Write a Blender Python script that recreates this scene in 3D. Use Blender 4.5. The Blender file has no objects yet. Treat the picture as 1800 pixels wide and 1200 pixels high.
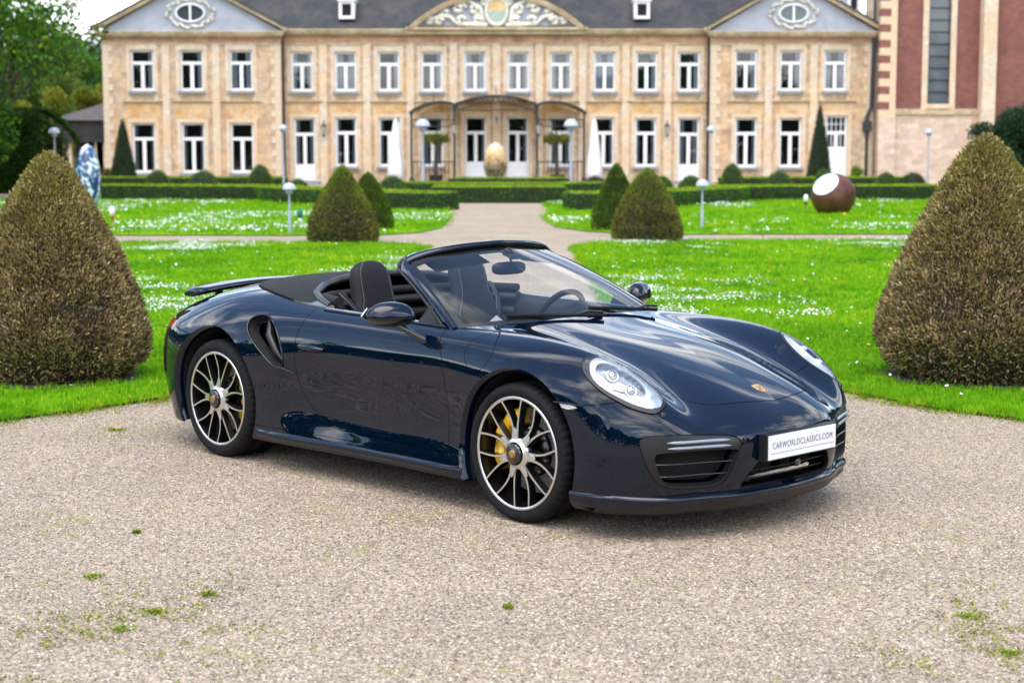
import bpy, math, random
import numpy as np
from mathutils import Vector, Matrix
random.seed(7); np.random.seed(7)
SC = bpy.context.scene
COL = SC.collection
# ---------------------------------------------------------------- camera
F_PX, PITCH, CAM_H = 2921.0, math.radians(6.504), 1.755      # focal length in pixels of an 1800 px wide frame
cam_d = bpy.data.cameras.new('camera'); cam = bpy.data.objects.new('camera', cam_d); COL.objects.link(cam)
cam.location = (0, 0, CAM_H); cam.rotation_euler = (math.pi/2-PITCH, 0, 0)
cam_d.sensor_width = 36; cam_d.lens = F_PX/50; cam_d.clip_end = 3000; cam_d.clip_start = .1
cam_d.dof.use_dof = True; cam_d.dof.focus_distance = 8.7; cam_d.dof.aperture_fstop = 3.3
SC.camera = cam
# ---------------------------------------------------------------- sky, sun, exposure
SUN_EL, SUN_AZ = math.radians(68), math.radians(195)          # azimuth clockwise from +Y: behind the camera, to the left
world = bpy.data.worlds.new('World'); SC.world = world; world.use_nodes = True
nt = world.node_tree; nt.nodes.clear(); NN, LL = nt.nodes.new, nt.links.new
sky = NN('ShaderNodeTexSky'); sky.sky_type = 'NISHITA'; sky.sun_disc = False
sky.sun_elevation = SUN_EL; sky.sun_rotation = SUN_AZ; sky.air_density = 1.0; sky.dust_density = .6; sky.ozone_density = 1.5
tc = NN('ShaderNodeTexCoord'); sep = NN('ShaderNodeSeparateXYZ'); LL(tc.outputs['Generated'], sep.inputs[0])
def wmath(op, a, b=None):
    n = NN('ShaderNodeMath'); n.operation = op
    for i, v in enumerate((a, b)):
        if v is None: continue
        if isinstance(v, (int, float)): n.inputs[i].default_value = v
        else: LL(v, n.inputs[i])
    return n.outputs[0]
den = wmath('ADD', wmath('MAXIMUM', sep.outputs[2], 0.0), .16)
comb = NN('ShaderNodeCombineXYZ')
LL(wmath('DIVIDE', sep.outputs[0], den), comb.inputs[0]); LL(wmath('DIVIDE', sep.outputs[1], den), comb.inputs[1])
mp = NN('ShaderNodeMapping'); mp.inputs['Rotation'].default_value = (0, 0, .5); mp.inputs['Scale'].default_value = (.5, 1.5, 1)
mp.inputs['Location'].default_value = (1.3, .4, 0)
LL(comb.outputs[0], mp.inputs[0])
cn = NN('ShaderNodeTexNoise'); cn.inputs['Scale'].default_value = 1.15; cn.inputs['Detail'].default_value = 9; cn.inputs['Roughness'].default_value = .56
cn.inputs['Distortion'].default_value = .35
LL(mp.outputs[0], cn.inputs['Vector'])
cr = NN('ShaderNodeValToRGB'); cr.color_ramp.elements[0].position = .48; cr.color_ramp.elements[1].position = .585
LL(cn.outputs[0], cr.inputs[0])
cn2 = NN('ShaderNodeTexNoise'); cn2.inputs['Scale'].default_value = 2.6; cn2.inputs['Detail'].default_value = 6
LL(mp.outputs[0], cn2.inputs['Vector'])
cc = NN('ShaderNodeValToRGB'); cc.color_ramp.elements[0].position = .30; cc.color_ramp.elements[0].color = (2.2, 2.6, 3.3, 1)
cc.color_ramp.elements[1].position = .62; cc.color_ramp.elements[1].color = (13.5, 13.4, 13.2, 1)
LL(cn2.outputs[0], cc.inputs[0])
hz = NN('ShaderNodeMapRange'); hz.inputs[1].default_value = .03; hz.inputs[2].default_value = .13; hz.inputs[3].default_value = .9; hz.inputs[4].default_value = 0
LL(sep.outputs[2], hz.inputs[0])
cov = wmath('MAXIMUM', cr.outputs[0], hz.outputs[0])
mx = NN('ShaderNodeMix'); mx.data_type = 'RGBA'; LL(cov, mx.inputs[0]); LL(sky.outputs[0], mx.inputs[6]); LL(cc.outputs[0], mx.inputs[7])
bg = NN('ShaderNodeBackground'); bg.inputs[1].default_value = .145; LL(mx.outputs[2], bg.inputs[0])
wo = NN('ShaderNodeOutputWorld'); LL(bg.outputs[0], wo.inputs[0])
sun_d = bpy.data.lights.new('sun', 'SUN'); sun = bpy.data.objects.new('sun', sun_d); COL.objects.link(sun)
sun_d.energy = 1.1; sun_d.angle = math.radians(52); sun_d.color = (1, .95, .87)
dv = Vector((math.sin(SUN_AZ)*math.cos(SUN_EL), math.cos(SUN_AZ)*math.cos(SUN_EL), math.sin(SUN_EL)))
sun.rotation_euler = dv.to_track_quat('Z', 'Y').to_euler()
sun.location = (-20, -20, 40)
vs = SC.view_settings; vs.view_transform = 'Standard'; vs.look = 'None'; vs.gamma = 1; vs.use_curve_mapping = False
vs.exposure = 1.35
SC.cycles.max_bounces = 8; SC.cycles.transparent_max_bounces = 16; SC.cycles.caustics_reflective = False; SC.cycles.caustics_refractive = False
SC.cycles.use_denoising = True
# ---------------------------------------------------------------- helpers: materials
def newmat(name):
    m = bpy.data.materials.new(name); m.use_nodes = True; t = m.node_tree; t.nodes.clear()
    o = t.nodes.new('ShaderNodeOutputMaterial'); p = t.nodes.new('ShaderNodeBsdfPrincipled'); t.links.new(p.outputs[0], o.inputs[0])
    return m, t, p
def pmat(name, col, rough=.5, metal=0., coat=0., coatr=.03, noise=0., nscale=8., bump=0., bscale=60., spec=.5):
    """plain principled material with gentle colour variation and relief"""
    m, t, p = newmat(name)
    p.inputs['Base Color'].default_value = (*col, 1); p.inputs['Roughness'].default_value = rough; p.inputs['Metallic'].default_value = metal
    p.inputs['Coat Weight'].default_value = coat; p.inputs['Coat Roughness'].default_value = coatr; p.inputs['Specular IOR Level'].default_value = spec
    if noise or bump:
        c = t.nodes.new('ShaderNodeTexCoord')
    if noise:
        n = t.nodes.new('ShaderNodeTexNoise'); n.inputs['Scale'].default_value = nscale; n.inputs['Detail'].default_value = 6
        t.links.new(c.outputs['Object'], n.inputs['Vector'])
        r = t.nodes.new('ShaderNodeValToRGB'); r.color_ramp.elements[0].position = .3; r.color_ramp.elements[1].position = .7
        r.color_ramp.elements[0].color = (*[max(0, v*(1-noise)) for v in col], 1); r.color_ramp.elements[1].color = (*[v*(1+noise) for v in col], 1)
        t.links.new(n.outputs[0], r.inputs[0]); t.links.new(r.outputs[0], p.inputs['Base Color'])
    if bump:
        n = t.nodes.new('ShaderNodeTexNoise'); n.inputs['Scale'].default_value = bscale; n.inputs['Detail'].default_value = 4
        t.links.new(c.outputs['Object'], n.inputs['Vector'])
        b = t.nodes.new('ShaderNodeBump'); b.inputs['Strength'].default_value = bump; b.inputs['Distance'].default_value = .01
        t.links.new(n.outputs[0], b.inputs['Height']); t.links.new(b.outputs[0], p.inputs['Normal'])
    return m
def ramp(t, fac, stops):
    r = t.nodes.new('ShaderNodeValToRGB'); e = r.color_ramp.elements
    while len(e) < len(stops): e.new(.5)
    for k, (pos, c) in enumerate(stops): e[k].position = pos; e[k].color = (*c, 1)
    t.links.new(fac, r.inputs[0]); return r.outputs[0]
def tnoise(t, vec, scale, detail=5, rough=.55, dist=0.):
    n = t.nodes.new('ShaderNodeTexNoise'); n.inputs['Scale'].default_value = scale; n.inputs['Detail'].default_value = detail
    n.inputs['Roughness'].default_value = rough; n.inputs['Distortion'].default_value = dist
    if vec is not None: t.links.new(vec, n.inputs['Vector'])
    return n.outputs[0]
def tmix(t, fac, a, b, mode='MIX'):
    m = t.nodes.new('ShaderNodeMix'); m.data_type = 'RGBA'; m.blend_type = mode
    for i, v in ((0, fac), (6, a), (7, b)):
        if isinstance(v, (int, float)): m.inputs[i].default_value = v
        elif isinstance(v, tuple): m.inputs[i].default_value = (*v, 1)
        else: t.links.new(v, m.inputs[i])
    return m.outputs[2]
def tmath(t, op, a, b=None):
    n = t.nodes.new('ShaderNodeMath'); n.operation = op
    for i, v in enumerate((a, b)):
        if v is None: continue
        if isinstance(v, (int, float)): n.inputs[i].default_value = v
        else: t.links.new(v, n.inputs[i])
    return n.outputs[0]
def tbump(t, p, h, strength, dist):
    b = t.nodes.new('ShaderNodeBump'); b.inputs['Strength'].default_value = strength; b.inputs['Distance'].default_value = dist
    t.links.new(h, b.inputs['Height']); t.links.new(b.outputs[0], p.inputs['Normal']); return b
# ---------------------------------------------------------------- helpers: geometry
def mesh_np(name, V, F, mats=None, fm=None, smooth=False):
    """V (n,3); F list of faces or an (m,k) array"""
    me = bpy.data.meshes.new(name)
    V = np.asarray(V, np.float32)
    if isinstance(F, np.ndarray):
        m, k = F.shape
        me.vertices.add(len(V)); me.vertices.foreach_set('co', V.ravel())
        me.loops.add(m*k); me.loops.foreach_set('vertex_index', F.astype(np.int32).ravel())
        me.polygons.add(m); me.polygons.foreach_set('loop_start', np.arange(m, dtype=np.int32)*k)
        me.update(calc_edges=True)
    else:
        me.from_pydata([tuple(map(float, v)) for v in V], [], [tuple(map(int, f)) for f in F]); me.update()
    for mt in (mats if isinstance(mats, (list, tuple)) else [mats]): 
        if mt: me.materials.append(mt)
    if fm is not None: me.polygons.foreach_set('material_index', np.asarray(fm, np.int32))
    me.polygons.foreach_set('use_smooth', np.full(len(me.polygons), bool(smooth)))
    return me
def link(name, me, parent=None, loc=(0, 0, 0), rot=(0, 0, 0), label=None, cat=None, group=None, kind=None):
    o = bpy.data.objects.new(name, me); COL.objects.link(o); o.location = loc; o.rotation_euler = rot
    if parent: o.parent = parent
    if label: o['label'] = label
    if cat: o['category'] = cat
    if group: o['group'] = group
    if kind: o['kind'] = kind
    return o
def thing(name, loc, label, cat, group=None, rz=0.): return link(name, None, None, loc, (0, 0, rz), label, cat, group)
class MB:
    """collects shapes into one mesh"""
    def __init__(s): s.v = []; s.f = []; s.m = []; s.sm = []
    def add(s, V, F, m=0, smooth=False):
        b = len(s.v); s.v += [tuple(map(float, v)) for v in V]
        for f in F: s.f.append(tuple(int(i)+b for i in f)); s.m.append(m); s.sm.append(smooth)
        return s
    def box(s, a, b, m=0):
        (x0, y0, z0), (x1, y1, z1) = a, b
        V = [(x0,y0,z0),(x1,y0,z0),(x1,y1,z0),(x0,y1,z0),(x0,y0,z1),(x1,y0,z1),(x1,y1,z1),(x0,y1,z1)]
        return s.add(V, [(3,2,1,0),(4,5,6,7),(0,1,5,4),(1,2,6,5),(2,3,7,6),(3,0,4,7)], m)
    def rings(s, R, m=0, smooth=True, cap=True, close=True):
        """R: list of rings (k points each)"""
        k = len(R[0]); V = [p for r in R for p in r]; F = []
        for i in range(len(R)-1):
            for j in range(k if close else k-1):
                j2 = (j+1) % k
                F.append((i*k+j, i*k+j2, (i+1)*k+j2, (i+1)*k+j))
        s.add(V, F, m, smooth)
        if cap:
            s.add(R[0], [tuple(range(k-1, -1, -1))], m); s.add(R[-1], [tuple(range(k))], m)
        return s
    def tube(s, P, r, n=8, m=0, cap=True, flat=1., up=(0, 0, 1)):
        """swept tube through P; r a number or list; flat scales the 'up' axis"""
        P = [Vector(p) for p in P]; R = []
        for i, p in enumerate(P):
            d = (P[min(i+1, len(P)-1)]-P[max(i-1, 0)]).normalized()
            u = Vector(up); sd = d.cross(u)
            if sd.length < 1e-4: sd = d.cross(Vector((0, 1, .1)))
            sd.normalize(); u = sd.cross(d).normalized()
            rr = r[i] if isinstance(r, (list, tuple)) else r
            R.append([p+sd*(rr*math.cos(a))+u*(rr*flat*math.sin(a)) for a in [2*math.pi*k/n for k in range(n)]])
        return s.rings(R, m, True, cap)
    def lathe(s, prof, n=24, axis='z', c=(0, 0, 0), m=0, smooth=True, cap=False):
        R = []
        for (r, h) in prof:
            ring = []
            for k in range(n):
                a = 2*math.pi*k/n; x, y = r*math.cos(a), r*math.sin(a)
                ring.append({'z': (c[0]+x, c[1]+y, c[2]+h), 'y': (c[0]+y, c[1]+h, c[2]+x), 'x': (c[0]+h, c[1]+x, c[2]+y)}[axis])
            R.append(ring)
        return s.rings(R, m, smooth, cap)
    def mesh(s, name, mats):
        me = mesh_np(name, s.v, s.f, mats, s.m)
        me.polygons.foreach_set('use_smooth', np.array(s.sm, bool)); return me
    def obj(s, name, mats, parent=None, **k): return link(name, s.mesh(name, mats), parent, **k)
def ground_at(px, py):
    """point of the flat ground seen at a pixel of the 1800x1200 photograph"""
    u, v = (px-900)/F_PX, (py-600)/F_PX
    cp, sp = math.cos(PITCH), math.sin(PITCH)
    d = Vector((u, cp-sp*v, -sp-cp*v)); t = CAM_H/-d.z
    return d.x*t, d.y*t
def plane_at(px, py, Y):
    """x and z of a pixel on the vertical plane y = Y"""
    u, v = (px-900)/F_PX, (py-600)/F_PX
    cp, sp = math.cos(PITCH), math.sin(PITCH)
    d = Vector((u, cp-sp*v, -sp-cp*v)); t = Y/d.y
    return d.x*t, CAM_H+d.z*t
def glass_mat(name, tint, refl=1.0):
    m = bpy.data.materials.new(name); m.use_nodes = True; t = m.node_tree; t.nodes.clear()
    o = t.nodes.new('ShaderNodeOutputMaterial'); tr = t.nodes.new('ShaderNodeBsdfTransparent'); gl = t.nodes.new('ShaderNodeBsdfGlossy')
    tr.inputs[0].default_value = (*tint, 1); gl.inputs['Roughness'].default_value = .01
    fr = t.nodes.new('ShaderNodeFresnel'); fr.inputs[0].default_value = 1.5
    mx = t.nodes.new('ShaderNodeMixShader')
    t.links.new(tmath(t, 'MULTIPLY', fr.outputs[0], refl), mx.inputs[0]); t.links.new(tr.outputs[0], mx.inputs[1]); t.links.new(gl.outputs[0], mx.inputs[2])
    t.links.new(mx.outputs[0], o.inputs[0]); return m
# ================================================================ ground, paths, lawns
def vnoise(x, y, s, seed=0):
    """smooth value noise on a plane"""
    rs = np.random.RandomState(seed); G = rs.rand(64, 64); x, y = np.asarray(x)/s, np.asarray(y)/s
    i, j = np.floor(x).astype(int), np.floor(y).astype(int); u, v = x-i, y-j; u, v = u*u*(3-2*u), v*v*(3-2*v)
    g = lambda a, b: G[a % 64, b % 64]
    return (g(i, j)*(1-u)+g(i+1, j)*u)*(1-v)+(g(i, j+1)*(1-u)+g(i+1, j+1)*u)*v
def gravel_mat():
    m, t, p = newmat('gravel'); c = t.nodes.new('ShaderNodeTexCoord').outputs['Object']
    v = t.nodes.new('ShaderNodeTexVoronoi'); v.inputs['Scale'].default_value = 108; v.inputs['Randomness'].default_value = 1; t.links.new(c, v.inputs['Vector'])
    v2 = t.nodes.new('ShaderNodeTexVoronoi'); v2.inputs['Scale'].default_value = 52; t.links.new(c, v2.inputs['Vector'])
    s = t.nodes.new('ShaderNodeSeparateColor'); t.links.new(v.outputs['Color'], s.inputs[0])
    col = ramp(t, s.outputs[0], [(0, (.035, .027, .02)), (.14, (.13, .10, .075)), (.36, (.27, .21, .155)), (.66, (.40, .315, .235)), (.86, (.50, .41, .315)), (1, (.68, .60, .50))])
    s2 = t.nodes.new('ShaderNodeSeparateColor'); t.links.new(v2.outputs['Color'], s2.inputs[0])
    col = tmix(t, .30, col, ramp(t, s2.outputs[1], [(0, (.17, .13, .095)), (.5, (.36, .28, .205)), (1, (.50, .41, .31))]))
    big = tnoise(t, c, .7, 7, .68)
    col = tmix(t, 1, col, ramp(t, big, [(.3, (.80, .78, .735)), (.7, (1.15, 1.125, 1.06))]), 'MULTIPLY')
    mossn = tmath(t, 'MULTIPLY', tnoise(t, c, 1.7, 4), tnoise(t, c, 13, 5, .7))
    moss = ramp(t, mossn, [(.315, (0, 0, 0)), (.385, (.7, .7, .7))])
    col = tmix(t, moss, col, (.26, .23, .045))
    t.links.new(col, p.inputs['Base Color']); p.inputs['Roughness'].default_value = .85
    h = tmath(t, 'ADD', tmath(t, 'MULTIPLY', v.outputs['Distance'], -1.0), tmath(t, 'MULTIPLY', v2.outputs['Distance'], -.6))
    tbump(t, p, h, .9, .008); return m
GRAVEL = gravel_mat()
def lawn_mat():
    m, t, p = newmat('lawn_turf'); c = t.nodes.new('ShaderNodeTexCoord').outputs['Object']
    n = tnoise(t, c, .55, 5); f = tnoise(t, c, 45, 4, .7)
    col = ramp(t, n, [(.3, (.08, .25, .001)), (.55, (.15, .38, .002)), (.75, (.24, .42, .003))])
    col = tmix(t, .6, col, ramp(t, f, [(.3, (.04, .13, .003)), (.7, (.18, .40, .008))]))
    t.links.new(col, p.inputs['Base Color']); p.inputs['Roughness'].default_value = .9; p.inputs['Specular IOR Level'].default_value = .05; tbump(t, p, f, .8, .03); return m
LAWN = lawn_mat()
def blade_mat():
    m, t, p = newmat('grass_blades'); g = t.nodes.new('ShaderNodeNewGeometry'); oi = t.nodes.new('ShaderNodeObjectInfo')
    n = tnoise(t, g.outputs['Position'], .5, 4)
    col = ramp(t, oi.outputs['Random'], [(0, (.065, .24, .001)), (.45, (.16, .40, .010)), (.8, (.27, .47, .014)), (1, (.38, .46, .03))])
    col = tmix(t, 1, col, ramp(t, n, [(.30, (.55, .66, .6)), (.5, (1, 1, 1)), (.70, (1.45, 1.15, 1.0))]), 'MULTIPLY')
    t.links.new(col, p.inputs['Base Color']); p.inputs['Roughness'].default_value = .8; p.inputs['Specular IOR Level'].default_value = .06
    tl = t.nodes.new('ShaderNodeBsdfTranslucent'); t.links.new(col, tl.inputs[0])
    mx = t.nodes.new('ShaderNodeMixShader'); mx.inputs[0].default_value = .35
    t.links.new(p.outputs[0], mx.inputs[1]); t.links.new(tl.outputs[0], mx.inputs[2]); t.links.new(mx.outputs[0], t.nodes['Material Output'].inputs[0])
    return m
BLADE = blade_mat()
FAR_GREEN = pmat('meadow_grass', (.07, .16, .02), .9, noise=.4, nscale=.05)
SOIL = pmat('bare_soil', (.040, .026, .017), .95, noise=.4, nscale=9, bump=.8, bscale=40)
MB().add([(-900, -900, -.03), (900, -900, -.03), (900, 1500, -.03), (-900, 1500, -.03)], [(0, 1, 2, 3)]).obj('ground', [FAR_GREEN], kind='structure')
MB().add([(-34, -30, 0), (34, -30, 0), (34, 110, 0), (-34, 110, 0)], [(0, 1, 2, 3)]).obj('gravel_ground', [GRAVEL], kind='structure')
LAWNS = {
 'left_near': [(-1.52,30.6),(-1.50,20),(-1.48,13.4),(-1.75,12.6),(-2.45,11.79),(-2.91,11.21),(-3.35,10.73),(-3.9,10.35),(-4.8,10.2),(-18,10.6),(-18,32.2),(-2.6,32.0),(-1.9,31.5)],
 'right_near': [(1.12,30.8),(1.12,20),(1.10,13.5),(1.5,12.85),(2.46,12.05),(2.91,11.25),(3.36,10.76),(3.9,10.35),(4.8,10.2),(18,10.6),(18,33.2),(2.4,32.8),(1.5,32.0)],
 'left_far': [(-2.9,34.9),(-2.0,36.2),(-1.62,38.5),(-1.62,45),(-1.9,50),(-1.9,62),(-24,62),(-24,35.2)],
 'right_far': [(2.7,35.4),(1.7,36.6),(1.0,39),(.82,45),(1.1,50),(1.1,62),(24,62),(24,35.6)]}
def ccw(P):
    a = sum(P[i][0]*P[(i+1) % len(P)][1]-P[(i+1) % len(P)][0]*P[i][1] for i in range(len(P))); return P if a > 0 else P[::-1]
for k, P in LAWNS.items():
    P = ccw(P); n = len(P); m = MB()
    m.rings([[(x, y, -.005) for x, y in P], [(x, y, .022) for x, y in P]], 1, False, False); m.add([(x, y, .022) for x, y in P], [tuple(range(n))], 0)
    m.obj('lawn', [LAWN, SOIL], kind='structure')
def inpoly(x, y, P):
    ins = np.zeros(len(x), bool); n = len(P)
    for i in range(n):
        (x0, y0), (x1, y1) = P[i], P[(i+1) % n]
        if y0 == y1: continue
        c = (y0 > y) != (y1 > y); ins ^= c & (x < (x1-x0)*(y-y0)/(y1-y0)+x0)
    return ins
def scatter_points(P, y0, y1, dens, seed, keep=None):
    """random points of a lawn between two distances, inside the camera's wedge with a margin"""
    rs = np.random.RandomState(seed); w = .43*y1+3; n = int(dens*2*w*(y1-y0)); x = rs.uniform(-w, w, n); y = rs.uniform(y0, y1, n)
    k = inpoly(x, y, P) & (np.abs(x) < .42*y+2.5)
    x, y = x[k], y[k]
    if keep is not None: k = keep(x, y, rs); x, y = x[k], y[k]
    return x, y
def point_instances(name, pts, src, smin, smax, tilt=.25, **k):
    """one object: copies of a small mesh on a cloud of points"""
    me = bpy.data.meshes.new(name); me.vertices.add(len(pts)); me.vertices.foreach_set('co', np.asarray(pts, np.float32).ravel())
    o = link(name, me, kind='stuff', **k)
    ng = bpy.data.node_groups.new(name, 'GeometryNodeTree')
    ng.interface.new_socket('Geometry', in_out='INPUT', socket_type='NodeSocketGeometry'); ng.interface.new_socket('Geometry', in_out='OUTPUT', socket_type='NodeSocketGeometry')
    A = ng.nodes.new; gi, go = A('NodeGroupInput'), A('NodeGroupOutput'); m2p = A('GeometryNodeMeshToPoints'); iop = A('GeometryNodeInstanceOnPoints'); oi = A('GeometryNodeObjectInfo')
    oi.inputs[0].default_value = src
    rv = A('FunctionNodeRandomValue'); rv.data_type = 'FLOAT_VECTOR'; rv.inputs[0].default_value = (-tilt, -tilt, 0); rv.inputs[1].default_value = (tilt, tilt, 6.283)
    rs = A('FunctionNodeRandomValue'); rs.data_type = 'FLOAT'; rs.inputs[2].default_value = smin; rs.inputs[3].default_value = smax; rs.inputs['Seed'].default_value = 5
    L = ng.links.new; L(gi.outputs[0], m2p.inputs[0]); L(m2p.outputs[0], iop.inputs['Points']); L(oi.outputs['Geometry'], iop.inputs['Instance'])
    L(rv.outputs[0], iop.inputs['Rotation']); L(rs.outputs[1], iop.inputs['Scale']); L(iop.outputs[0], go.inputs[0])
    md = o.modifiers.new('scatter', 'NODES'); md.node_group = ng
    return o
def tuft(name, n, h, w, spread, seed):
    rs = np.random.RandomState(seed); V, F = [], []
    for i in range(n):
        a, r = rs.uniform(0, 6.28), spread*math.sqrt(rs.rand()); bx, by = r*math.cos(a), r*math.sin(a); d = rs.uniform(0, 6.28); hh = h*rs.uniform(.55, 1.1); lean = hh*rs.uniform(.1, .7)
        px, py = -math.sin(d)*w/2, math.cos(d)*w/2; b = len(V)
        V += [(bx-px, by-py, 0), (bx+px, by+py, 0), (bx+math.cos(d)*lean*.35+px*.8, by+math.sin(d)*lean*.35+py*.8, hh*.6), (bx+math.cos(d)*lean*.35-px*.8, by+math.sin(d)*lean*.35-py*.8, hh*.6), (bx+math.cos(d)*lean, by+math.sin(d)*lean, hh)]
        F += [(b, b+1, b+2, b+3), (b+3, b+2, b+4)]
    return bpy.data.objects.new(name, mesh_np(name, V, F, [BLADE]))
T_NEAR, T_MID, T_FAR = tuft('grass_tuft', 13, .052, .0045, .07, 1), tuft('grass_tuft', 14, .06, .009, .12, 2), tuft('grass_tuft', 14, .07, .02, .25, 3)
T_LONG = tuft('grass_tuft', 16, .10, .006, .07, 4)
CONES_NEAR = [(-3.55, 12.80, .70, 'L'), (3.63, 12.80, .775, 'R')]
def off_soil(x, y, rs):
    k = np.ones(len(x), bool)
    for cx, cy, r, _ in CONES_NEAR: k &= np.hypot(x-cx, (y-cy)) > r*(.86+.16*rs.rand(len(x)))
    return k
bump_h = lambda x, y: .02+0*x
for k, P in LAWNS.items():
    if 'near' in k:
        sd = 10 if 'left' in k else 20
        for (y0, y1, dn, T, s0, s1) in ((9.5, 17.5, 330, T_NEAR, .6, 1.15), (17.5, 33.4, 120, T_MID, .6, 1.1)):
            x, y = scatter_points(P, y0, y1, dn, sd+int(y0), off_soil)
            point_instances('grass', np.stack([x, y, bump_h(x, y)], 1), T, s0, s1, .3)
        # longer rough grass along the gravel edge
        Q = np.array([p for p in P if 9 < p[1] < 31 and abs(p[0]) < 6]); rs = np.random.RandomState(sd); pts = []
        for i in range(len(Q)-1):
            n = int(np.linalg.norm(Q[i+1]-Q[i])*130); tt = rs.rand(n)[:, None]; pts.append(Q[i]*(1-tt)+Q[i+1]*tt+rs.normal(0, .06, (n, 2)))
        pts = np.concatenate(pts); k2 = inpoly(pts[:, 0], pts[:, 1], P) | (rs.rand(len(pts)) < .25); pts = pts[k2]
        point_instances('edge_grass', np.c_[pts, np.full(len(pts), .012)], T_LONG, .25, .75, .6)
    else:
        x, y = scatter_points(P, 34.5, 60, 26, 33 if 'left' in k else 44)
        point_instances('grass', np.stack([x, y, bump_h(x, y)], 1), T_FAR, .6, 1.1, .3)
# moss and short grass creeping from the lawn edge onto the gravel
# daisies in drifts, dandelions here and there
WHITE_F = pmat('daisy_petals', (.82, .82, .80), .6); YEL_F = pmat('dandelion_petals', (.75, .52, .01), .6)
def flowers(name, x, y, r, h, mat, seed):
    rs = np.random.RandomState(seed); n = len(x); a0 = rs.uniform(0, 6.28, n); tx, ty = rs.normal(0, .35, n), rs.normal(-.12, .35, n); rr = r*rs.uniform(.7, 1.2, n); z = .02+h*rs.uniform(.6, 1.15, n)
    V = []
    for k in range(6):
        a = a0+k*math.pi/3; dx, dy = rr*np.cos(a), rr*np.sin(a); V.append(np.stack([x+dx, y+dy, z+tx*dx+ty*dy], 1))
    V = np.stack(V, 1).reshape(-1, 3); F = (np.arange(n)[:, None]*6+np.arange(6)[None])
    return link(name, mesh_np(name, V, F, [mat]), kind='stuff')
def drift(x, y, rs, thr, seed):
    v = .62*vnoise(x+50, (y+50)*.55, 2.1, seed)+.38*vnoise(x+50, y+50, .55, seed+1); return v+.055*rs.randn(len(x)) > thr
for k, P in LAWNS.items():
    if 'near' in k:
        thr = .70 if 'left' in k else .63
        x, y = scatter_points(P, 12.6, 33, 800, 61, lambda x, y, rs: drift(x, y, rs, thr+.10*(y < 15), 3 if 'left' in k else 8) & off_soil(x, y, rs)); flowers('daisies', x, y, .0105, .062, WHITE_F, 5)
        x, y = scatter_points(P, 11, 33, 2.5, 62, lambda x, y, rs: off_soil(x, y, rs)); flowers('daisies', x, y, .013, .065, WHITE_F, 6)
        x, y = scatter_points(P, 12, 33, .35, 63, lambda x, y, rs: off_soil(x, y, rs)); flowers('dandelions', x, y, .02, .075, YEL_F, 7)
    else:
        x, y = scatter_points(P, 35.5, 60, 60, 64, lambda x, y, rs: drift(x, y, rs, .64, 9)); flowers('daisies', x, y, .022, .09, WHITE_F, 8)
        x, y = scatter_points(P, 36, 60, .25, 65); flowers('dandelions', x, y, .03, .09, YEL_F, 9)
# loose stones on the forecourt
def stone_src(seed):
    rs = np.random.RandomState(seed); V = [(0, 0, 1), (1, 0, 0), (0, 1, 0), (-1, 0, 0), (0, -1, 0), (0, 0, -1)]
    V = [(x*rs.uniform(.7, 1.2), y*rs.uniform(.7, 1.2), z*rs.uniform(.28, .42)) for x, y, z in V]
    F = [(0, 1, 2), (0, 2, 3), (0, 3, 4), (0, 4, 1), (5, 2, 1), (5, 3, 2), (5, 4, 3), (5, 1, 4)]
    m, t, p = newmat('pebble'); oi = t.nodes.new('ShaderNodeObjectInfo')
    t.links.new(ramp(t, oi.outputs['Random'], [(0, (.035, .028, .021)), (.14, (.14, .112, .085)), (.42, (.33, .265, .20)), (.75, (.47, .385, .30)), (1, (.70, .62, .52))]), p.inputs['Base Color']); p.inputs['Roughness'].default_value = .75
    return bpy.data.objects.new('pebble', mesh_np('pebble', V, F, [m], smooth=False))
ST = stone_src(3)
rs = np.random.RandomState(12); n = 150000; yy = 4.8+7.6*rs.rand(n)**1.35; xx = rs.uniform(-1, 1, n)*(.33*yy+.4)
k = ~inpoly(xx, yy, LAWNS['left_near']) & ~inpoly(xx, yy, LAWNS['right_near']); xx, yy = xx[k], yy[k]
x2, y2 = rs.uniform(-10, -2.2, 42000), rs.uniform(5.5, 10.6, 42000); k = (np.abs(x2) > .33*y2+.35) & ~inpoly(x2, y2, LAWNS['left_near']); xx, yy = np.r_[xx, x2[k]], np.r_[yy, y2[k]]
point_instances('gravel', np.c_[xx, yy, np.full(len(xx), .001)], ST, .0025, .0074, .3)
# bare soil under the two near topiary bushes
for cx, cy, r, _ in CONES_NEAR:
    rs = np.random.RandomState(int(cx*7) % 99); A = np.linspace(0, 2*math.pi, 36, endpoint=False); rr = r*(.80+.26*vnoise(A*2.2+3, A*0+2, 1, 3)+.05*rs.rand(36))
    MB().add([(cx+q*math.cos(a), cy+q*math.sin(a), .028+.004*rs.rand()) for a, q in zip(A, rr)]+[(cx, cy, .05)], [(i, (i+1) % 36, 36) for i in range(36)], 0, True).obj('soil_bed', [SOIL], kind='structure')
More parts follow.
